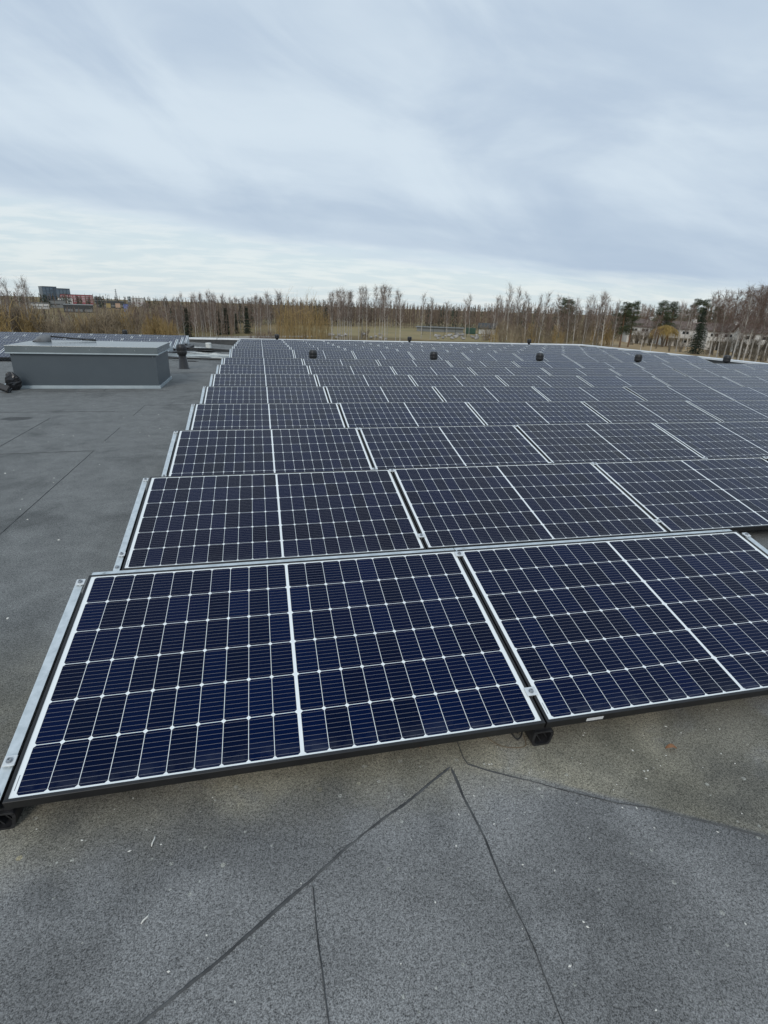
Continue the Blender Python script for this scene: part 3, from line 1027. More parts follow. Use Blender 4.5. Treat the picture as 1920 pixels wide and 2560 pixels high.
for x, lab in ((1.56, 'tiny black roof vent behind the large field, first from the left'),
               (7.60, 'tiny black roof vent behind the large field, second from the left'),
               (13.65, 'tiny black roof vent behind the large field, third from the left'),
               (-4.62, 'tiny black roof vent poking up behind the small array')):
    z = roof_z(x, 23.55)
    if fv is None:
        fv = make_vent(-0.03 - z, 0.10, 0.175, 0.06, 0.055, lab, 'roof vent')
        fv.location = (x, 23.55, z)
        fv['group'] = 'black roof vents at the far roof edge'
    else:
        copy_tree(fv, (x, 23.55, z + (0.02 if x > 5 else -0.08 if x < 0 else 0)), None, lab)
pv = make_vent(0.315, 0.116, 0.25, 0.115, 0.082, 'black vent pipe with a fat cap on the open roof behind the grey box', 'vent pipe', 'vent_pipe')
pv.location = (-0.99, 12.46, roof_z(-0.99, 12.46))
pv.rotation_euler = (0, radians(-2), 0)
mb = MB()
mb.lathe([(0.105, 0), (0.105, 0.13), (0.112, 0.135), (0.112, 0.175), (0.10, 0.185), (0.05, 0.19)], 24)
dc = mb.build('drain_cover', M['white'], smooth=False)
dc.location = (-1.12, 20.9, roof_z(-1.12, 20.9))
tag(dc, 'short white round cap standing on the wet roof near its far edge', 'drain cover')

# ------------------------------------------------------------------ cables, conduit and water on the far part of the open roof
def over_roof(pts, dz):
    return [(x, y, roof_z(x, y) + dz) for x, y in pts]
mb = MB()
mb.tube(arc(over_roof([(-2.6, 15.35), (-1.7, 15.2), (-0.9, 15.22), (-0.05, 15.15)], 0.10), 8), 0.016, 6)
mb.tube(arc(over_roof([(-2.6, 15.5), (-1.5, 15.42), (-0.8, 15.6), (-0.5, 15.4), (-0.05, 15.3)], 0.12), 8), 0.012, 6)
tag(mb.build('conduit', M['trim'], smooth=True), 'pale conduit pipes crossing the open roof from the small array to the large field', 'conduit')
mb = MB()
mb.tube(arc(over_roof([(-2.7, 15.15), (-1.6, 15.05), (-0.8, 15.08), (0.05, 14.95)], 0.04), 8), 0.024, 6)
tag(mb.build('power_cable', M['rubber'], smooth=True), 'thick black cable on the roof in front of the wet patch', 'cable')
mb = MB()
mb.tube(arc(over_roof([(-2.0, 16.6), (-1.86, 17.6), (-1.80, 18.9), (-1.76, 20.3), (-1.72, 21.3)], 0.03), 8), 0.045, 6)
tag(mb.build('cable_duct', M['rubber'], smooth=True), 'black cable duct running along the side plates of the small array', 'cable duct')
mb = MB()
mb.tube(arc(over_roof([(-1.9, 19.6), (-1.5, 19.45), (-0.9, 19.7), (-0.3, 19.5), (0.1, 19.55)], 0.03), 8), 0.04, 6)
mb.tube(arc(over_roof([(-1.8, 18.7), (-1.4, 18.9), (-1.0, 18.75), (-0.5, 19.2), (0.1, 19.3)], 0.025), 8), 0.025, 6)
tag(mb.build('hose', M['rubber'], smooth=True), 'black hoses lying across the roof behind the wet patch', 'hose')
def blob(cx, cy, rx, ry, seed, n=40):
    r_ = random.Random(seed)
    ph = [r_.uniform(0, 6.28) for _ in range(5)]
    pts = []
    for k in range(n):
        q = 2 * pi * k / n
        s = 1 + 0.18 * sin(2 * q + ph[0]) + 0.14 * sin(3 * q + ph[1]) + 0.10 * sin(5 * q + ph[2]) + 0.06 * sin(9 * q + ph[3])
        pts.append((cx + rx * s * cos(q), cy + ry * s * sin(q)))
    return pts
mb = MB()
for cx, cy, rx, ry, sd_ in ((-1.15, 16.9, 0.72, 0.75, 1), (-0.45, 16.3, 0.28, 0.25, 2), (-1.6, 16.1, 0.5, 0.22, 3), (-1.5, 20.6, 0.35, 0.5, 4), (-1.2, 14.6, 0.35, 0.12, 5), (-1.25, 18.3, 0.8, 0.42, 6), (-0.5, 17.6, 0.3, 0.5, 7)):
    p = blob(cx, cy, rx, ry, sd_)
    mb.add([(x, y, roof_z(x, y) + 0.004) for x, y in p] + [(cx, cy, roof_z(cx, cy) + 0.004)], [(k, (k + 1) % len(p), len(p)) for k in range(len(p))])
tag(mb.build('puddle_water', M['water']), kind='structure')

# ------------------------------------------------------------------ litter on the felt
def leaf(name, loc, rot, ln, wd, label, m):
    mb = MB()
    n = 8
    vs = []
    for i in range(n + 1):
        t = i / n
        w_ = wd * (sin(pi * min(1, t * 0.93 + 0.04)) ** 0.8) * 0.5
        z = 0.004 + 0.012 * sin(pi * t)
        vs += [(ln * (t - .5), -w_, z + 0.004), (ln * (t - .5), 0, z), (ln * (t - .5), w_, z + 0.005)]
    fs = []
    for i in range(n):
        a = i * 3
        fs += [(a, a + 3, a + 4, a + 1), (a + 1, a + 4, a + 5, a + 2)]
    mb.add(vs, fs)
    o = mb.build(name, m, smooth=True)
    sol = o.modifiers.new('thick', 'SOLIDIFY'); sol.thickness = 0.0012
    o.location, o.rotation_euler = loc, rot
    return tag(o, label, 'leaf')
leaf('dry_leaf', (2.228, -0.108, -0.108), (0, 0, radians(-12)), 0.042, 0.016, 'curled brown dry leaf lying on the olive stained felt, right of the middle foot', M['leaf'])
leaf('dry_leaf', (1.31, 0.075, -0.108), (0, 0, radians(80)), 0.018, 0.012, 'tiny orange brown leaf on the felt just below the front row', M['leaf'])
def straw(loc, ang, ln, label):
    mb = MB()
    mb.tube([(-ln / 2, 0, 0.003), (-ln / 5, 0.0012, 0.0038), (ln / 4, -0.001, 0.0034), (ln / 2, 0.0006, 0.003)], [0.0012, 0.0022, 0.0022, 0.001], 6)
    o = mb.build('straw', M['straw'], smooth=True)
    o.location, o.rotation_euler = loc, (0, 0, ang)
    tag(o, label, 'straw', 'bleached bits of straw on the felt')
straw((0.428, -0.122, -0.11), radians(82), 0.034, 'thick bleached straw standing out on the felt below the left front panel')
straw((0.445, -0.345, -0.11), radians(52), 0.026, 'thin bleached straw on the felt, lower of the two below the left front panel')
mb = MB()
rr = random.Random(21)
for i in range(150):
    x, y = (rr.uniform(1.45, 2.7), rr.uniform(-0.45, 0.05)) if i < 46 else (rr.uniform(-0.2, 2.4), rr.uniform(-0.8, 0.05)) if i < 95 else (rr.uniform(-2.6, -0.1), rr.uniform(0.2, 7.5))
    s = rr.uniform(0.0012, 0.0032) * (1.0 if i < 95 else 2.6)
    z = roof_z(x, y)
    a = rr.uniform(0, 6.28)
    e = rr.uniform(1, 2.2)
    ca, sa = cos(a), sin(a)
    base = [(s * e, 0), (0, s), (-s * e, 0), (0, -s)]
    vs = [(x + ca * p - sa * q, y + sa * p + ca * q, z + 0.0004) for p, q in base] + [(x, y, z + s * 0.8)]
    mb.add(vs, [(0, 1, 4), (1, 2, 4), (2, 3, 4), (3, 0, 4)])
tag(mb.build('grit_specks', M['straw']), 'pale grit specks scattered over the roofing felt', 'grit', kind='stuff')

BIRCH_WEST=[(-37.0,92.3,8.6), (-35.3,89.6,9.3), (-33.9,87.7,9.5), (-34.2,91.4,9.0), (-32.9,90.1,8.7), (-31.6,88.9,9.4), (-32.4,93.4,8.9), (-33.4,84.4,7.4), (-32.7,98.4,5.5), (-30.6,98.9,5.2), (-28.2,96.0,5.6), (-32.3,84.6,7.0), (-24.6,96.8,5.6), (-23.2,93.7,6.0), (-22.8,95.4,5.9)]
BIRCH_GROVE=[(-22.6,113.8,6.7), (-19.9,112.2,6.6), (-16.6,115.7,7.7), (-15.2,118.7,7.6), (-14.4,121.6,8.4), (-12.6,125.1,8.6), (-11.8,122.5,8.2), (-11.4,127.0,8.5), (-11.3,130.1,8.7), (-9.5,124.7,9.0), (-9.9,133.9,9.0), (-9.7,139.1,8.7), (-9.1,135.8,8.4), (-7.8,143.6,8.5), (-7.2,143.8,8.7), (-6.0,146.3,8.3), (-4.7,146.8,8.4), (-3.8,149.3,8.2), (-2.8,149.7,8.4), (0.0,126.4,8.5), (0.5,123.6,8.6), (1.1,121.0,8.1), (3.0,132.0,9.3), (3.7,140.8,9.3), (5.0,128.0,9.6), (5.3,128.1,9.4)]
BIRCH_MID=[(16.8,123.0,9.9), (18.0,123.4,10.1), (18.0,119.3,10.3), (19.2,123.7,10.3), (19.7,123.9,10.3), (19.6,119.8,9.9), (20.9,124.2,10.2), (23.6,127.9,11.0), (25.0,131.4,11.3), (25.1,125.4,11.0), (27.8,129.2,11.5), (28.2,126.3,11.3), (29.6,129.7,11.7), (28.7,122.3,11.4), (30.2,126.9,11.4), (32.5,127.6,10.9), (32.5,123.3,10.2), (16.6,122.9,9.6), (21.3,124.3,9.9)]
BIRCH_FIELD=[(42.6,140.4,10.6), (44.2,137.5,9.7), (51.3,145.1,9.0), (55.2,141.0,9.8), (63.3,159.3,11.2)]
BIRCH_EAST=[(57.5,128.8,10.3), (61.6,136.2,10.5), (64.0,136.8,9.9), (67.4,141.3,13.4), (70.8,142.3,12.9), (66.2,128.1,11.3), (67.9,125.6,10.8), (66.5,121.2,11.2), (71.1,120.9,10.8), (78.2,128.2,10.7), (78.3,125.4,10.4), (81.5,126.2,10.9), (86.6,133.5,11.5), (80.7,120.5,11.5), (84.0,123.9,11.8), (81.5,118.0,11.5), (85.0,118.8,10.1)]
BIRCH_LAWN=[(92.6,106.1,10.0), (94.1,106.4,9.7), (102.8,114.9,9.7), (109.3,121.3,9.3), (110.3,118.9,9.7)]
BIRCH_WEEPING=[(87.6,85.4,11.7), (84.2,80.7,12.0), (90.6,85.8,12.5), (93.9,87.7,12.8), (92.0,84.4,12.6), (95.6,86.3,12.5), (94.2,83.9,12.1), (86.8,90.1,10.5), (87.0,88.5,11.0), (87.0,86.9,10.8), (83.8,106.7,8.1), (84.8,104.7,7.5)]
BIRCH_HILL=[(191.1,206.6,16.9), (196.1,208.5,17.6), (192.0,200.8,17.6), (196.9,202.6,17.5), (200.7,204.0,18.3), (182.5,238.0,12.4), (186.6,239.9,12.0), (204.7,240.0,12.5), (211.1,207.7,19.9), (217.9,210.1,20.5), (235.8,223.2,20.4)]
SPRUCE_DARK=[(-14.3,126.0,6.2), (-8.6,137.8,5.6), (-6.9,140.3,6.2), (-4.7,144.9,4.9), (-2.1,146.0,6.7)]
PINE=[(87.4,119.3,10.1), (90.2,119.9,10.3), (102.7,125.4,11.0), (106.3,126.2,10.7), (122.0,136.0,12.0), (125.5,136.8,12.0), (124.1,130.2,10.3), (94.3,159.5,11.5), (96.4,160.2,11.3), (222.1,202.4,18.1)]
SPRUCE_LAWN=[(93.2,101.0,9.5)]
SPRUCE_TOP=[(261.4,247.8,24.5)]
WILLOW=[(102.1,122.5,5.5)]
SHRUB_WEST=[(-39.6,93.8,6.0), (-36.8,87.6,6.4), (-36.6,88.1,6.8), (-38.9,95.5,6.7), (-33.8,83.6,6.7), (-34.6,86.6,5.8), (-35.5,90.2,5.7), (-32.7,83.4,6.5), (-36.6,95.1,6.3), (-35.5,94.2,5.9), (-34.0,91.0,6.0), (-35.8,96.5,6.3), (-32.9,90.2,6.2), (-32.3,89.9,6.2), (-30.5,86.2,6.2), (-31.1,88.9,5.3), (-32.0,92.9,4.7), (-31.1,90.8,4.8), (-30.3,89.7,5.2), (-28.3,85.5,4.4), (-30.1,92.9,4.0), (-28.4,88.5,4.4), (-26.2,83.1,4.5), (-30.3,97.8,3.6), (-25.3,82.6,4.0), (-27.8,92.0,3.8), (-27.1,90.8,4.3), (-28.7,98.2,3.6), (-27.2,94.7,4.7), (-27.3,98.0,5.0), (-23.4,84.5,5.0), (-25.4,94.5,5.3), (-22.6,84.6,5.0), (-25.3,96.6,5.6), (-23.4,91.1,5.4), (-25.2,100.2,5.5), (-22.2,89.9,5.1), (-21.8,90.9,5.5), (-23.3,99.6,5.0), (-19.6,85.3,5.5), (-21.0,93.2,6.2), (-21.8,99.7,6.2), (-21.1,97.8,5.9), (-21.4,101.2,6.1), (-19.4,94.2,6.3), (-17.7,89.9,6.2)]
SHRUB_OCHRE=[(-19.9,110.5,4.5), (-18.6,105.4,3.6), (-18.7,109.3,5.0), (-18.7,110.9,4.7), (-18.3,113.2,5.0), (-17.2,109.2,4.9), (-17.9,114.9,4.2), (-15.9,105.9,4.2), (-16.6,111.3,4.9), (-15.7,109.6,3.9), (-15.9,113.1,3.8), (-14.3,106.5,4.0)]
SHRUB_GOLD=[(4.7,119.0,7.4), (5.4,126.7,7.6), (5.7,128.4,7.4), (6.0,115.5,7.2), (6.6,115.1,6.8), (7.6,130.3,7.4), (8.1,130.8,7.1), (8.2,118.2,7.3), (8.7,119.0,7.6), (9.1,117.2,7.0), (10.3,125.7,7.6), (11.1,129.0,7.0), (11.6,127.8,7.4), (11.6,121.3,7.6), (12.8,133.6,7.0), (13.8,134.0,7.1), (13.4,123.1,7.5), (14.9,134.8,7.9), (14.5,123.6,7.4), (15.6,128.3,7.1), (16.7,133.5,7.7), (16.9,132.9,7.4)]
SHOOTS=[(5.8,124.5,11.0), (6.7,122.5,11.2), (8.0,127.0,10.1), (8.1,116.4,10.3), (9.5,124.3,10.9), (10.2,123.0,9.7), (10.9,121.5,11.2), (11.1,117.3,10.9), (12.4,124.2,10.2), (12.5,117.5,10.2), (14.1,123.6,9.9), (7.0,121.0,9.4)]
SHRUB_EAST=[(58.1,134.6,4.4), (59.1,135.3,3.0), (54.9,123.0,3.7), (58.2,127.1,4.4), (54.4,116.3,6.0), (61.6,129.9,5.3), (59.9,123.5,4.4), (56.6,114.3,5.0), (62.2,124.1,4.6), (64.2,125.8,4.5), (59.3,114.4,4.2), (60.9,114.7,5.7), (61.6,114.8,3.8), (73.4,136.3,4.7), (72.8,133.1,6.3), (67.2,119.3,3.5), (68.7,121.1,4.3), (67.7,117.4,3.3), (68.0,116.1,5.4), (69.1,115.5,3.9), (78.0,129.8,4.8), (83.8,137.3,5.5), (89.4,143.7,4.4), (90.5,144.1,5.4), (82.8,129.1,6.7), (80.0,122.2,3.4), (89.5,137.0,6.8), (91.9,137.6,6.4), (81.2,119.8,4.1), (96.9,142.2,3.0), (87.7,125.9,6.8), (88.6,126.4,5.5), (85.5,120.2,4.8), (106.0,146.7,3.3)]
SHRUB_GARDEN=[(98.7,130.3,4.1), (103.5,134.6,4.4), (103.1,131.4,4.9), (102.8,128.3,3.9), (95.5,121.1,1.5), (102.0,117.2,3.2), (96.6,101.5,1.9), (95.2,98.4,1.8), (93.6,94.5,1.9), (95.8,94.8,2.5), (91.0,87.4,2.4), (90.3,83.5,2.5), (92.9,83.8,2.4), (63.5,136.7,2.7), (93.9,106.3,2.6), (98.9,102.9,3.9), (99.2,100.9,3.7), (99.0,99.0,4.4), (97.6,95.0,4.1), (97.2,93.2,4.8), (97.1,91.4,4.5), (96.9,89.7,4.9), (96.7,88.0,4.3), (96.5,86.4,4.9), (90.5,105.7,1.9), (95.1,115.8,1.5), (107.5,126.5,2.8)]
SHRUB_ROADSIDE=[(-0.9,117.8,1.9), (0.1,114.3,2.4), (1.2,111.1,2.7), (2.3,113.7,2.9), (3.6,119.1,2.4), (1.7,121.3,1.3), (26.1,131.8,3.0), (25.7,134.8,2.4), (61.8,139.6,3.6)]
BOULDER=[(30.7,130.2,0.6), (50.9,152.9,0.5), (10.4,130.5,0.6), (21.5,139.9,0.5), (57.4,138.7,0.7), (61.4,152.0,0.7), (60.6,157.1,0.6), (52.5,149.5,0.6), (46.3,137.2,0.6), (53.6,143.9,0.6), (54.6,153.5,0.5), (18.5,141.0,0.9), (19.8,145.0,0.5), (63.2,156.8,0.5), (10.2,130.4,0.5), (48.5,139.9,0.7), (27.9,134.4,0.7), (66.3,153.8,0.8), (59.1,142.2,0.8), (60.6,140.1,0.7), (50.5,149.5,0.7), (48.9,146.4,0.5), (61.9,160.7,0.8), (22.7,142.8,0.8), (28.6,148.5,0.9), (57.5,159.4,0.5), (57.2,157.9,0.7), (55.5,144.4,0.6), (53.3,137.1,0.7), (11.5,134.1,0.7), (62.5,141.5,0.9), (10.9,124.8,0.5), (67.0,155.6,0.7), (19.1,132.4,0.6), (58.6,141.9,0.5), (60.3,145.2,0.9), (59.7,160.3,1.0), (59.2,142.2,0.6), (54.6,152.4,0.9), (49.3,148.5,0.9), (50.2,148.6,0.8), (61.1,159.5,0.7), (65.1,157.5,0.8), (52.3,144.1,0.5), (29.7,131.5,0.8), (59.8,157.8,0.8), (50.6,138.4,0.8), (20.9,141.3,0.8), (54.7,148.0,0.8), (66.2,154.8,0.8), (60.0,159.1,0.7), (33.9,152.4,0.6), (33.3,146.3,0.5), (59.1,145.1,0.9), (62.4,144.4,0.5), (64.6,148.6,0.7), (30.0,139.1,0.7), (54.9,147.3,1.0)]

GZ = -6.0
# ------------------------------------------------------------------ ground
gb = MB()
gb.box(-3000, 3000, -1500, 4200, GZ - 1.0, GZ)
tag(gb.build('ground', M['ground']), kind='structure')
def sheet(name, poly, z, m):
    mb = MB()
    mb.add([(x, y, z) for x, y in poly], [tuple(range(len(poly)))])
    return tag(mb.build(name, m), kind='structure')
sheet('gravel_road', [(-26, 122), (-12, 128), (0, 136), (14, 142), (14, 137), (2, 129), (-10, 121), (-24, 115)], GZ + 0.02, M['gravel'])
sheet('lawn', [(74, 92), (90, 84), (108, 78), (150, 120), (150, 170), (112, 185), (104, 160), (88, 128)], GZ + 0.02, M['meadow'])
sheet('lawn', [(20, 150), (44, 132), (62, 128), (112, 215), (60, 236), (8, 210)], GZ + 0.024,
      mottled('spring pasture', (0.26, 0.195, 0.085), (0.20, 0.165, 0.070), 0.06, 0.95))

# ------------------------------------------------------------------ trees
def rvec(r, a=1.0):
    return Vector((r.uniform(-a, a), r.uniform(-a, a), r.uniform(-a, a)))

def make_birch(seed, h=10.0, twn=11, weep=False, lean=0.25, r0=0.11, start=0.38, spread=1.0, names=('birch_tree', 'bark', 'twig'), limbs=34, tr=0.017):
    r = random.Random(seed)
    root = thing(names[0], 'tree', 'tree')
    tb, cb = MB(), MB()
    n = 9
    path = []
    ang = r.uniform(0, 6.28)
    off = Vector((0, 0, 0))
    drift = Vector((cos(ang), sin(ang), 0)) * lean
    for i in range(n + 1):
        t = i / n
        off = drift * (t ** 1.5) * 2.0 + Vector((sin(3 * t + seed), cos(2.3 * t + seed * 2), 0)) * 0.12 * t
        path.append(Vector((off.x, off.y, h * t)))
    tb.tube(path, [r0 * (1 - 0.92 * (i / n)) + 0.008 for i in range(n + 1)], 6, caps=False)
    def at(t):
        k = min(n - 1, int(t * n)); u = t * n - k
        return path[k].lerp(path[k + 1], u)
    for i in range(limbs):
        t = start + (0.98 - start) * (i + r.random()) / limbs
        p = at(t)
        a = r.uniform(0, 6.28)
        ln = (0.50 + 2.3 * ((1 - t) ** 0.75) * min(1.0, (t - start + 0.15) * 5)) * spread * r.uniform(0.55, 1.2)
        el = radians(r.uniform(42, 70))
        d = Vector((cos(a) * cos(el), sin(a) * cos(el), sin(el)))
        q1 = p + d * ln * 0.55
        q2 = q1 + (d * 0.8 + Vector((0, 0, 0.35 if not weep else -0.15))).normalized() * ln * 0.5
        rad = 0.028 * (1 - t) + 0.012
        tb.stick(p, q1, rad, rad * 0.7)
        cb.stick(q1, q2, rad * 0.7, 0.010)
        for k in range(twn):
            u = r.uniform(0.25, 1.0)
            s = p.lerp(q1, u / 0.55) if u < 0.55 else q1.lerp(q2, (u - 0.55) / 0.45)
            dd = (d * 0.5 + rvec(r, 0.75) + Vector((0, 0, -0.55 if weep else 0.30))).normalized()
            L = r.uniform(0.35, 0.85) * (1.25 if weep else 1.0)
            e = s + dd * L
            cb.stick(s, e, tr, tr * 0.45)
            if k % 2 == 0:
                e2 = e + (dd + rvec(r, 0.6) + Vector((0, 0, -0.7 if weep else 0.1))).normalized() * L * 0.7
                cb.stick(e, e2, tr * 0.6, tr * 0.3)
    tb.build('trunk', M[names[1]], root, smooth=True)
    cb.build('crown', M[names[2]], root)
    return root

def make_shrub(seed, mat, h=4.0, stems=16, twn=9, flare=0.33, tr=0.016, name='bare_shrub'):
    r = random.Random(seed)
    root = thing(name, 'shrub', 'shrub')
    sb, cb = MB(), MB()
    for i in range(stems):
        a = r.uniform(0, 6.28)
        b = Vector((r.uniform(-.5, .5), r.uniform(-.5, .5), 0))
        hh = h * r.uniform(0.6, 1.0)
        tip = b + Vector((cos(a), sin(a), 0)) * hh * flare * r.uniform(0.3, 1.0) + Vector((0, 0, hh))
        mid = b.lerp(tip, 0.5) + Vector((r.uniform(-.15, .15), r.uniform(-.15, .15), 0)) - Vector((cos(a), sin(a), 0)) * hh * 0.04
        sb.stick(b, mid, tr * 2.0, tr * 1.5)
        sb.stick(mid, tip, tr * 1.5, tr * 0.5)
        for k in range(twn):
            u = r.uniform(0.2, 0.95)
            s = b.lerp(mid, u * 2) if u < .5 else mid.lerp(tip, u * 2 - 1)
            dd = (rvec(r, 0.7) + Vector((0, 0, 0.85))).normalized()
            cb.stick(s, s + dd * r.uniform(0.4, 1.1) * h / 4, tr, tr * 0.4)
    sb.build('stems', M[mat], root)
    cb.build('twigs', M[mat], root)
    return root

def make_conifer(seed, h=6.0, base_r=1.1, mat='spruce', bark='bark_dark', whorls=26, name='spruce_tree', bare=0.03):
    r = random.Random(seed)
    root = thing(name, 'spruce', 'tree')
    tb, cb = MB(), MB()
    tb.tube([(0, 0, 0), (0.03, 0, h * .5), (0, 0, h)], [0.11 * h / 6, 0.07 * h / 6, 0.01], 6, caps=False)
    for i in range(whorls):
        t = bare + (1 - bare) * (i + r.random() * 0.6) / whorls
        z = h * t
        R = base_r * ((1 - t) ** 0.85) * r.uniform(0.72, 1.15) + 0.06
        for k in range(9):
            a = 2 * pi * k / 9 + r.uniform(-.4, .4) + i
            RR = R * r.uniform(0.7, 1.1)
            d = Vector((cos(a), sin(a), -0.28))
            sd_ = Vector((-sin(a), cos(a), 0))
            p0 = Vector((0, 0, z))
            cb.stick(p0, p0 + d * RR, 0.015, 0.005)
            for m_ in range(11):
                u = r.uniform(0.12, 1.0)
                c = p0 + d * RR * u
                ww = (0.20 + 0.20 * (1 - u)) * r.uniform(.6, 1.2) * (h / 6) ** 0.5
                e = (sd_ * r.choice((-1, 1)) + d * 0.5 + rvec(r, .4)).normalized() * ww
                g = Vector((r.uniform(-.06, .06), r.uniform(-.06, .06), -0.11)) * (h / 6) ** 0.5
                cb.add([c, c + e * 0.5 + g, c + e], [(0, 1, 2)])
    tb.build('trunk', M[bark], root)
    cb.build('crown', M[mat], root)
    return root

def make_pine(seed, h=11.0, spread=2.3, start=0.30):
    r = random.Random(seed)
    root = thing('pine_tree', 'pine', 'tree')
    tb, cb = MB(), MB()
    path = [(0, 0, 0), (0.1, 0.05, h * .35), (-0.05, 0.1, h * .7), (0.05, 0, h * .97)]
    tb.tube(path, [0.20, 0.15, 0.10, 0.03], 7, caps=False)
    nb = 34
    for i in range(nb):
        t = start + (0.99 - start) * (i + r.random()) / nb
        z = h * t
        prof = sin(pi * min(1, (t - start) / (1 - start) * 0.78 + 0.22)) ** 0.7
        L = spread * prof * r.uniform(0.45, 1.1) + 0.25
        a = r.uniform(0, 6.28)
        d = Vector((cos(a), sin(a), r.uniform(-0.05, 0.45)))
        p0 = Vector((0, 0, z)); p1 = p0 + d * L
        tb.stick(p0, p1, 0.045, 0.015)
        for cl in range(4):
            c = p0.lerp(p1, (0.35, 0.6, 0.82, 1.0)[cl]) + rvec(r, 0.18)
            R = r.uniform(0.40, 0.75)
            for k in range(70):
                o = rvec(r, 1.0)
                if o.length > 1: o.normalize()
                q = c + Vector((o.x * R, o.y * R, o.z * R * 0.55 + 0.08))
                e1 = (o * 0.6 + rvec(r, 0.8) + Vector((0, 0, 0.5))).normalized() * r.uniform(0.14, 0.26)
                e2 = rvec(r, 1).normalized() * 0.09
                cb.add([q, q + e1 * 0.5 + e2, q + e1], [(0, 1, 2)])
    tb.build('trunk', M['bark_pine'], root)
    cb.build('crown', M['pine'], root)
    return root

def make_willow(seed, h=5.5):
    r = random.Random(seed)
    root = thing('weeping_willow', 'golden weeping willow with a domed drooping crown beside the white houses', 'tree')
    tb, cb = MB(), MB()
    for k in range(5):
        a = 2 * pi * k / 5 + r.uniform(-.3, .3)
        tb.tube([(cos(a) * .12, sin(a) * .12, 0), (cos(a) * .4, sin(a) * .4, h * .35), (cos(a) * 1.3, sin(a) * 1.3, h * .72), (cos(a) * 2.2, sin(a) * 2.2, h * .86)], [0.16, 0.12, 0.07, 0.03], 6, caps=False)
    for i in range(900):
        a = r.uniform(0, 6.28)
        R = 3.5 * sqrt(r.random())
        z = h * (1.0 - 0.30 * (R / 3.5) ** 2) * r.uniform(0.90, 1.0)
        if sin(3 * a + 1) > 0.75 and R > 2.4: continue
        p = Vector((R * cos(a), R * sin(a), z))
        out = Vector((cos(a), sin(a), 0))
        q = p + out * r.uniform(.1, .4) + Vector((0, 0, -r.uniform(.3, .8)))
        e = q + out * r.uniform(0, .15) + Vector((0, 0, -r.uniform(.4, 1.6)))
        e.z = max(0.5, e.z)
        cb.stick(p - out * .3 + Vector((0, 0, -.05)), p, 0.03, 0.025)
        cb.stick(p, q, 0.025, 0.02)
        cb.stick(q, e, 0.02, 0.008)
    tb.build('trunk', M['bark_dark'], root)
    cb.build('crown', M['gold'], root)
    return root

R_ = random.Random(3)
def place(protos, table, h0, label_of, group, wid=(0.85, 1.15)):
    """copies of a few prototypes, one per table row (x, y, height); rows read from left to right"""
    order = sorted(range(len(table)), key=lambda i: math.atan2(table[i][0] - CAM_LOC[0], table[i][1] - CAM_LOC[1]))
    for rank, i in enumerate(order):
        x, y, h = table[i]
        pr = protos[rank if rank < len(protos) else R_.randrange(len(protos))]
        s = h / h0
        wv = s * R_.uniform(*wid)
        kw = dict(loc=(x, y, GZ - 0.05), rot=(0, 0, R_.uniform(0, 6.28)), label=label_of(rank + 1, len(table)), group=group, scale=(wv, wv, s))
        if pr.get('used') is None:
            pr['used'] = 1
            pr.location, pr.rotation_euler, pr.scale = kw['loc'], kw['rot'], kw['scale']
            pr['label'], pr['group'] = kw['label'], group
            continue
        copy_tree(pr, **kw)

def far_end(fmt):
    return lambda k, n: fmt % ordinal(k)

place([make_birch(s, spread=0.95, twn=9, tr=0.013, r0=0.09, start=0.3) for s in (1, 2, 3)], BIRCH_WEST, 10, far_end('tall bare birch, %s from the left above the brown brush behind the grey box'), 'bare birches above the brush at the left')
place([make_birch(s, r0=0.070, start=0.25, spread=0.95, twn=13, tr=0.014) for s in (11, 12, 13, 14)], BIRCH_GROVE, 10, far_end('slim white-trunked birch, %s from the left in the grove with dark spruces'), 'birches of the dark grove')
place([make_birch(s, r0=0.080, start=0.36, spread=0.95, lean=0.2, twn=13, tr=0.012) for s in (21, 22, 23, 24)], BIRCH_MID, 10, far_end('tall white birch, %s from the left in the clump right of the yellow brush'), 'birches of the open clump')
place([make_birch(s, r0=0.10, start=0.32, spread=1.1, twn=10, tr=0.013) for s in (31, 32)], BIRCH_FIELD, 10, far_end('lone bare tree, %s from the left in front of the fenced field'), 'bare trees by the fenced field')
place([make_birch(s, r0=0.085, start=0.24, spread=1.1, twn=14, lean=0.35, tr=0.013) for s in (41, 42, 43, 44)], BIRCH_EAST, 10, far_end('white-trunked birch, %s from the left in the belt right of the fenced field'), 'birches of the belt right of the field')
place([make_birch(s, r0=0.11, start=0.35, spread=1.1, twn=10, lean=0.3, tr=0.013) for s in (51, 52)], BIRCH_LAWN, 10, far_end('thin leaning birch trunk, %s from the left on the lawn beside the dark spruce'), 'birches on the lawn by the spruce')
place([make_birch(s, weep=True, r0=0.13, start=0.30, spread=1.25, limbs=46, twn=14, lean=0.35, names=('birch_tree', 'bark', 'twig_weep'), tr=0.014) for s in (61, 62, 63)], BIRCH_WEEPING, 10, far_end('weeping birch with reddish brown crown, %s from the left before the white houses'), 'weeping birches before the houses')
place([make_birch(s, r0=0.13, start=0.25, spread=1.2, twn=10, tr=0.026) for s in (71, 72, 73)], BIRCH_HILL, 10, far_end('hazy bare tree, %s from the left rising behind the white houses'), 'bare trees behind the white houses')
place([make_conifer(s, 6.0, 1.15) for s in (81, 82)], SPRUCE_DARK, 6, far_end('narrow dark spruce, %s from the left among the white birches of the grove'), 'dark spruces in the grove')
place([make_pine(s) for s in (91, 92, 93)], PINE, 11, far_end('green pine, %s from the left among the trees right of the field'), 'green pines at the right')
place([make_conifer(83, 9.5, 2.9, whorls=36)], SPRUCE_LAWN, 9.5, lambda k, n: 'dark conical spruce on the lawn in front of the white houses', None)
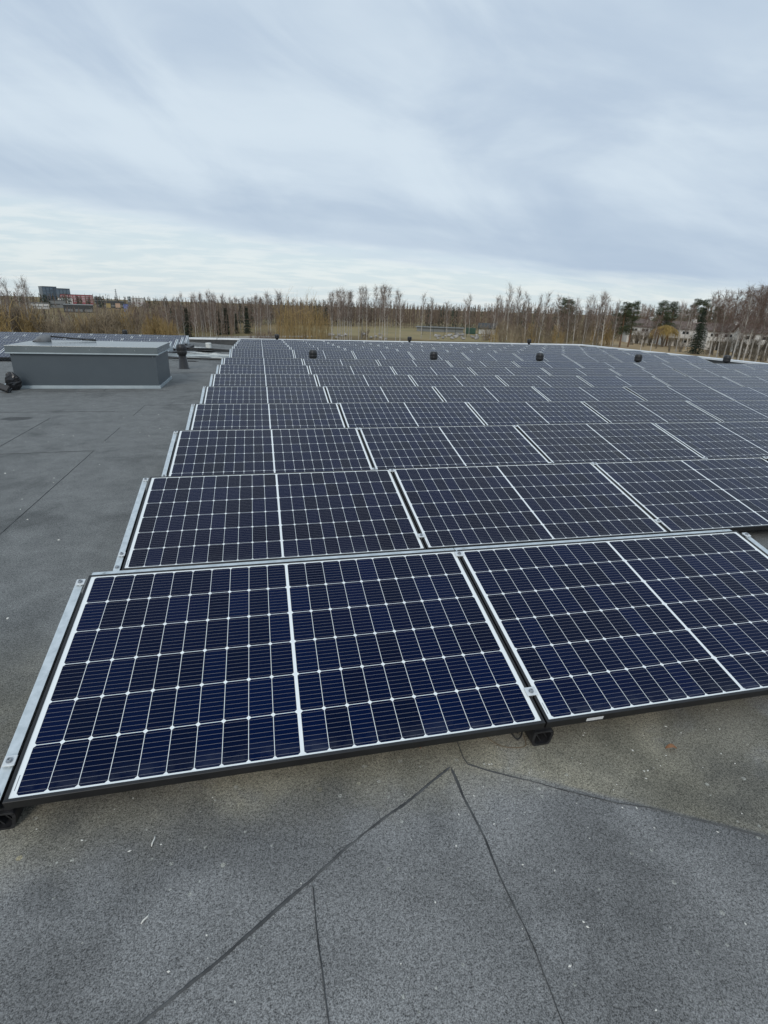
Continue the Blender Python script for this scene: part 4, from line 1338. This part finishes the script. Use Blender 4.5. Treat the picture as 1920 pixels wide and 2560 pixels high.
place([make_conifer(84, 24, 2.6, whorls=30)], SPRUCE_TOP, 24, lambda k, n: 'very tall spruce whose tip tops all the trees behind the houses', None)
place([make_willow(95)], WILLOW, 5.5, lambda k, n: 'golden weeping willow with a domed drooping crown beside the white houses', None)
place([make_shrub(s, 'twig_brown', tr=0.022, stems=20, twn=11) for s in (101, 102, 103)] + [make_shrub(104, 'twig_ochre', tr=0.02, stems=18)], SHRUB_WEST, 4, far_end('brown leafless shrub, %s from the left in the thicket behind the small array'), 'leafless shrubs of the thicket at the left')
place([make_shrub(s, 'twig_ochre', tr=0.018, flare=0.2) for s in (111, 112)], SHRUB_OCHRE, 4, far_end('ochre willow shrub, %s from the left at the foot of the grove'), 'ochre willow shrubs before the grove')
place([make_shrub(s, 'twig_ochre', tr=0.013, flare=0.22, stems=9, twn=6) for s in (121, 122, 123)], SHRUB_GOLD, 4, far_end('yellow willow shrub, %s from the left in the stand before the pasture'), 'yellow willow shrubs before the pasture', (0.55, 0.85))
place([make_shrub(s, 'twig_ochre', h=10, stems=4, twn=5, flare=0.05, tr=0.018, name='willow_pole') for s in (125, 126)], SHOOTS, 10, far_end('tall thin willow shoots, %s from the left rising out of the yellow stand'), 'tall willow shoots above the yellow stand')
place([make_shrub(s, 'twig_brown', tr=0.018) for s in (131, 132)] + [make_shrub(133, 'twig_ochre', tr=0.016)], SHRUB_EAST, 4, far_end('brown undergrowth shrub, %s from the left under the belt of birches'), 'undergrowth shrubs under the birch belt')
place([make_shrub(s, 'twig_grey', tr=0.018, stems=22, twn=12, flare=0.45) for s in (141, 142)], SHRUB_GARDEN, 4, far_end('grey garden shrub, %s from the left along the lawn of the white houses'), 'garden shrubs by the white houses')
place([make_shrub(s, 'twig_weep', tr=0.015, flare=0.45) for s in (151, 152)], SHRUB_ROADSIDE, 4, far_end('low reddish shrub, %s from the left along the roof edge by the gravel road'), 'low reddish shrubs by the road')

# boulders along the field fence
def make_boulder(seed):
    r = random.Random(seed)
    mb = MB()
    nu, nv = 9, 5
    k = [rvec(r, 1).normalized() for _ in range(6)]
    for j in range(nv + 1):
        th = pi * j / nv
        for i in range(nu):
            q = 2 * pi * i / nu
            d = Vector((sin(th) * cos(q), sin(th) * sin(q), cos(th)))
            s = min([1.0] + [0.72 / max(0.3, d.dot(n_)) if d.dot(n_) > 0.72 else 1.0 for n_ in k]) * r.uniform(.93, 1.05)
            mb.v.append((d.x * s * .6, d.y * s * .55, d.z * s * .5 + .42))
    for j in range(nv):
        for i in range(nu):
            mb.f.append((j * nu + i, (j + 1) * nu + i, (j + 1) * nu + (i + 1) % nu, j * nu + (i + 1) % nu))
    mb.mi = [0] * len(mb.f)
    return mb.build('boulder', M['stone'])
bp_ = [make_boulder(s) for s in (1, 2, 3, 4)]
for i, (x, y, s) in enumerate(BOULDER):
    o = bp_[i] if i < 4 else bp_[i % 4].copy()
    if i >= 4: C.objects.link(o)
    o.location, o.rotation_euler, o.scale = (x, y, GZ), (0, 0, R_.uniform(0, 6.28)), (s * 1.3, s * 1.2, s)
    tag(o, 'pale grey boulder lying in the row of boulders along the near side of the field', 'boulder', 'boulders along the near side of the field')

# wire fence of the field
fe = thing('wire_fence', 'dark green wire fence with thin posts in front of the pasture', 'fence', (0, 0, GZ))
A, B = Vector((48.8, 160.0, 0)), Vector((67.5, 145.0, 0))
mb = MB()
for i in range(8):
    p = A.lerp(B, i / 7)
    mb.box(p.x - .04, p.x + .04, p.y - .04, p.y + .04, 0, 3.4)
mb.build('posts', M['fence'], fe)
mb = MB()
for i in range(91):
    p = A.lerp(B, i / 90); mb.stick(p + Vector((0, 0, .1)), p + Vector((0, 0, 3.2)), 0.010, 0.010)
for k in range(8):
    z = 0.15 + k * 0.43; mb.stick(A + Vector((0, 0, z)), B + Vector((0, 0, z)), 0.014, 0.014)
mb.build('wire_mesh', M['fence'], fe)

# ------------------------------------------------------------------ far woods (nobody could count them)
def wood(name, n, az0, az1, dist_of, h_of, seed, label, conifer=0.08, tw=66, tr=0.040):
    r = random.Random(seed)
    mb = MB()
    for i in range(n):
        az = radians(r.uniform(az0, az1))
        d = dist_of(math.degrees(az), r)
        x, y = CAM_LOC[0] + d * sin(az), CAM_LOC[1] + d * cos(az)
        h = h_of(math.degrees(az), r)
        k = d / 200.0
        if r.random() < conifer:
            mb.slot = 1
            for j in range(60):
                t = r.uniform(0.08, 1) ** 0.8
                R = 0.20 * h * (1 - t) ** 0.7 + 0.1
                a = r.uniform(0, 6.28)
                p = Vector((x, y, GZ + h * t)); q = p + Vector((cos(a) * R, sin(a) * R, -R * .6)); s = q + Vector((-sin(a), cos(a), -.3)) * 0.3 * k
                mb.add([p, q, s], [(0, 1, 2)])
        else:
            mb.slot = 2 if r.random() < 0.16 else 0
            mb.stick((x, y, GZ), (x + r.uniform(-.3, .3), y, GZ + h), 0.06 * k ** .5, 0.02)
            mb.slot = 0
            for j in range(tw):
                t = r.uniform(0.15, 0.97)
                a = r.uniform(0, 6.28)
                L = r.uniform(0.5, 1.4) * (1.25 - t) * h / 9
                p = Vector((x, y, GZ + h * t))
                mb.stick(p, p + Vector((cos(a) * L * .7, sin(a) * L * .7, L * r.uniform(.5, 1.1))), tr * k ** .7, tr * .4)
    return tag(mb.build(name, [M['far_twig'], M['far_green'], M['far_trunk']]), label, 'wood', kind='stuff')
def lerp_tab(tab):
    def fn(x):
        if x <= tab[0][0]: return tab[0][1]
        for (a, va), (b, vb) in zip(tab, tab[1:]):
            if x <= b: return va + (vb - va) * (x - a) / (b - a)
        return tab[-1][1]
    return fn
dW = lerp_tab([(-13, 132), (-3, 145), (0.5, 205), (22.5, 225), (25.5, 158), (36, 190), (52, 205)])
hW = lerp_tab([(-13, 6.2), (-3, 7.6), (1, 9.4), (10, 9.0), (22, 9.4), (26, 9.6), (33, 9.9), (37, 10.5), (52, 13.5)])
wood('far_wood', 1500, -12, 52, lambda a, r: dW(a) + abs(r.gauss(0, 28)), lambda a, r: hW(a) * r.uniform(0.78, 1.10), 5,
     'bare brown wood with dark conifers running behind the pasture and the houses')
wood('distant_wood', 1100, -24, 54, lambda a, r: r.uniform(420, 760), lambda a, r: r.uniform(7.6, 10.2) * (1 + max(0, a) * 0.008), 6,
     'low distant tree line along the horizon behind the far buildings', 0.30, 22, 0.11)
wood('thicket', 760, -24, -2, lambda a, r: r.uniform(118, 210) if r.random() < .55 else r.uniform(210, 400), lambda a, r: r.uniform(2.0, 4.2) + max(0, a + 12) * 0.28, 8,
     'dense brown undergrowth filling the slope behind the leafless shrubs', 0.03, 30, 0.040)

# ------------------------------------------------------------------ houses at the right
def polar(az, d):
    a = radians(az)
    return CAM_LOC[0] + d * sin(a), CAM_LOC[1] + d * cos(a)

def house(x, y, rot, w, dp, wh, rh, label, wins, balcony=True, zb=GZ):
    root = thing('row_house', label, 'house', (x, y, zb), (0, 0, rot))
    mb = MB()
    mb.box(-w / 2, w / 2, 0, dp, 0, wh)
    mb.add([(-w / 2, 0.02, wh + .002), (-w / 2, dp - .02, wh + .002), (-w / 2, dp / 2, wh + rh - 0.1)], [(0, 2, 1)])
    mb.add([(w / 2, 0.02, wh + .002), (w / 2, dp - .02, wh + .002), (w / 2, dp / 2, wh + rh - 0.1)], [(0, 1, 2)])
    mb.build('wall', M['house_wall'], root)
    mb = MB()
    ov = 0.5
    k = rh / (dp / 2)
    mb.prism([(-ov, wh - ov * k + .05), (dp / 2, wh + rh + .05), (dp + ov, wh - ov * k + .05), (dp + ov, wh - ov * k + .25), (dp / 2, wh + rh + .25), (-ov, wh - ov * k + .25)], -w / 2 - .4, w / 2 + .4, 'x')
    rf = mb.build('roof', M['house_roof'], root)
    mb = MB(); mb.box(w * .2, w * .2 + .8, dp * .42, dp * .58, wh + rh - .3, wh + rh + 0.9); mb.build('chimney', M['house_wall'], rf)
    for (x0, x1, z0, z1) in wins:
        f_ = MB()
        f_.box(x0, x1, -0.06, -0.003, z0, z0 + .10); f_.box(x0, x1, -0.06, -0.003, z1 - .10, z1)
        nm = max(1, round((x1 - x0) / 0.9))
        for q in range(nm + 1):
            xx = x0 + (x1 - x0 - .1) * q / nm
            f_.box(xx, xx + .1, -0.058, -0.003, z0 + .1, z1 - .1)
        fo = f_.build('window', M['pframe'], root)
        g = MB(); g.box(x0 + .05, x1 - .05, -0.03, -0.004, z0 + .05, z1 - .05); g.build('pane', M['pane'], fo)
    if balcony:
        mb = MB()
        mb.box(-w / 2 + .3, w / 2 - .3, -1.5, -0.065, wh * .48, wh * .48 + .18)
        mb.box(-w / 2 + .3, w / 2 - .3, -1.5, -1.42, wh * .48 + .18, wh * .48 + 1.05)
        for q in range(4):
            xx = -w / 2 + .35 + (w - 1.0) * q / 3
            mb.box(xx, xx + .14, -1.5, -1.36, 0, wh * .48)
        mb.build('balcony', M['house_wall'], root)
    mb = MB()
    mb.box(-w * .18 - .5, -w * .18 + .5, -0.05, -0.004, 0, 2.1)
    mb.build('door', M['pane'], root)
    return root
face = lambda az: -radians(az) + radians(0)
def win_set(w, wh):
    out = []
    n = int(w // 3)
    for i in range(n):
        xc = -w / 2 + w * (i + .5) / n
        out.append((xc - .95, xc + .95, wh * .62, wh * .88))
        if i % 2: out.append((xc - .6, xc + .6, wh * .20, wh * .38))
    return out
HOUSES = [  # azimuth of the middle, distance, width, wall height, roof rise, label
    (37.6, 178, 9.0, 4.6, 1.7, 'white row house half hidden behind the green pine and the golden willow'),
    (41.0, 170, 10.5, 4.5, 1.6, 'white row house behind the leaning birch trunks, left of the dark spruce'),
    (44.3, 160, 9.0, 4.5, 1.6, 'white row house with brown roof just right of the dark spruce'),
    (47.1, 150, 9.5, 4.6, 1.6, 'white row house at the right edge behind the weeping birches'),
]
for az, d, w_, wh, rh, lab in HOUSES:
    x, y = polar(az, d)
    house(x, y, -radians(az) + 0.25, w_, 8.5, wh, rh, lab, win_set(w_, wh))

# little hut, green container and hedge on the far side of the field
hx_, hy_ = polar(23.0, 190)
hut = thing('field_hut', 'small white hut with a dark pitched roof at the far side of the field', 'hut', (hx_, hy_, GZ), (0, 0, -0.4))
mb = MB(); mb.box(-2.6, 2.6, 0, 4, 0, 1.9); mb.build('wall', M['hallwhite'], hut)
mb = MB(); mb.prism([(-.5, 1.8), (2, 3.3), (4.5, 1.8), (4.5, 2.0), (2, 3.5), (-.5, 2.0)], -3, 3, 'x'); mb.build('roof', M['halldark'], hut)
gx, gy = polar(21.4, 186)
gbx = thing('storage_container', 'green storage container beside the small hut', 'container', (gx, gy, GZ), (0, 0, -0.4))
mb = MB(); mb.box(-1.6, 1.6, 0, 2.4, 0.1, 1.9)
for q in range(9): mb.box(-1.55 + q * .36, -1.45 + q * .36, -0.05, -.002, .15, 1.85)
mb.build('body', M['green_box'], gbx)
mb = MB(); mb.box(.55, 1.5, -0.07, -0.052, .2, 1.8); mb.build('door', M['green_box'], gbx)
lx, ly = polar(18.3, 194)
lo = thing('low_shed', 'long low pale shed at the far side of the field', 'shed', (lx, ly, GZ), (0, 0, -0.32))
mb = MB(); mb.box(-8, 8, 0, 5, 0, 1.3); mb.build('wall', M['hallgrey'], lo)
mb = MB(); mb.box(-8.4, 8.4, -0.5, 5.5, 1.302, 1.55); mb.build('roof', M['hallgrey'], lo)

# ------------------------------------------------------------------ far buildings at the left
def block(name, az0, az1, d, top, label, cat, wall, bands=None, band_m=None, vert=False, rot=0.0, depth=20):
    w_ = d * radians(az1 - az0)
    x, y = polar((az0 + az1) / 2, d)
    root = thing(name, label, cat, (x, y, GZ), (0, 0, -radians((az0 + az1) / 2) + rot))
    h = top - GZ
    mb = MB(); mb.box(-w_ / 2, w_ / 2, 0, depth, 0, h); mb.build('wall', M[wall], root)
    mb = MB(); mb.box(-w_ / 2 - .2, w_ / 2 + .2, -.2, depth + .2, h + .003, h + .25); mb.build('roof', M['halldark' if wall != 'halldark' else 'hallgrey'], root)
    if bands:
        n, z0, z1 = bands
        for i in range(n):
            za = z0 + (z1 - z0) * i / n
            mb = MB()
            seg = max(3, int(w_ / 4))
            for q in range(seg):
                mb.box(-w_ / 2 + w_ * (q + .12) / seg, -w_ / 2 + w_ * (q + .88) / seg, -0.12, -0.004, za, za + (z1 - z0) / n * .55)
            mb.build('window', M[band_m], root)
    return root

block('glass_tower', -18.29, -17.20, 900, 13.4, 'dark blue glass tower, the taller left one of the two far towers', 'office tower', 'tower', (6, 8, 18.5), 'tower_band', rot=0.15, depth=30)
block('glass_tower', -17.30, -16.21, 880, 11.3, 'blue glass tower with pale window bands, the lower right one of the two far towers', 'office tower', 'tower', (6, 7, 16.5), 'tower_band', rot=0.15, depth=30)
block('red_hall', -17.03, -14.48, 720, 3.7, 'long red building with pale rows of windows in front of the far towers', 'hall', 'red', (4, 2.2, 9.3), 'palewin', depth=40)
block('white_hall', -17.28, -16.15, 560, 0.3, 'bright white hall just below the left part of the red building', 'hall', 'hallwhite', (1, 3.2, 4.6), 'hallgrey', depth=25)
block('grey_hall', -17.95, -16.65, 450, -1.3, 'plain grey hall below the far glass towers', 'hall', 'hallgrey', (1, 2.0, 3.2), 'halldark', depth=25)
block('white_hall', -19.48, -18.0, 400, -2.9, 'pale hall showing through bare twigs, left of the glass towers', 'hall', 'hallwhite', (1, 1.2, 2.0), 'hallgrey', depth=25)
block('dark_hall', -16.93, -14.61, 330, -2.5, 'dark low hall with grey shutters under the red building', 'hall', 'halldark', (1, 0.4, 2.6), 'hallgrey', depth=25)
block('white_hall', -11.41, -10.25, 620, 2.2, 'white hall right of the slim pale stair tower', 'hall', 'hallwhite', (1, 3.0, 5.2), 'palewin', depth=25)
block('stair_tower', -11.70, -11.42, 600, 3.0, 'slim pale stair tower standing above the thicket', 'tower', 'trim', (3, 1.0, 8.2), 'hallgrey', depth=6)
block('blue_shed', -12.11, -11.71, 380, -1.7, 'bright blue shed left of the slim stair tower', 'shed', 'blue', (1, 0.8, 2.2), 'tower_band', depth=8)
block('ochre_shed', -13.55, -13.16, 400, -1.6, 'ochre yellow shed in the middle of the low dark halls', 'shed', 'ochre_wall', (1, 0.8, 2.2), 'halldark', depth=8)
block('peach_shed', -12.77, -12.37, 420, -1.6, 'peach coloured shed between the ochre and the blue sheds', 'shed', 'peach', (1, 0.8, 2.2), 'halldark', depth=8)
block('dark_hall', -14.32, -12.03, 500, -0.8, 'wide dark hall behind the row of coloured sheds', 'hall', 'halldark', (1, 1.2, 3.2), 'hallgrey', depth=25)
block('grey_block', -14.44, -13.86, 900, 2.6, 'grey green office block far off, right of the red building', 'office block', 'hallgrey', (2, 2.0, 7.6), 'halldark', depth=20)
# lattice mast
mx, my = polar(-12.6, 900)
mast = thing('lattice_mast', 'thin lattice mast standing up on the far skyline', 'mast', (mx, my, GZ))
mb = MB()
H = 20.0
for lev in range(8):
    z0, z1 = H * lev / 8, H * (lev + 1) / 8
    a0, a1 = 1.5 * (1 - lev / 8.5), 1.5 * (1 - (lev + 1) / 8.5)
    cs = ((-1, -1), (1, -1), (1, 1), (-1, 1))
    for k in range(4):
        p, q = cs[k], cs[(k + 1) % 4]
        mb.stick((p[0] * a0, p[1] * a0, z0), (p[0] * a1, p[1] * a1, z1), .16, .16)
        mb.stick((p[0] * a0, p[1] * a0, z0), (q[0] * a1, q[1] * a1, z1), .10, .10)
mb.build('lattice', M['steel'], mast)
mb = MB()
for z, l in ((13, 2.4), (16, 2.0), (18.6, 1.6)):
    mb.box(-l, l, -.12, .12, z, z + .25)
mb.build('cross_arm', M['steel'], mast)

# prototypes hold a helper flag while the script runs
for o in C.objects:
    if 'used' in o: del o['used']
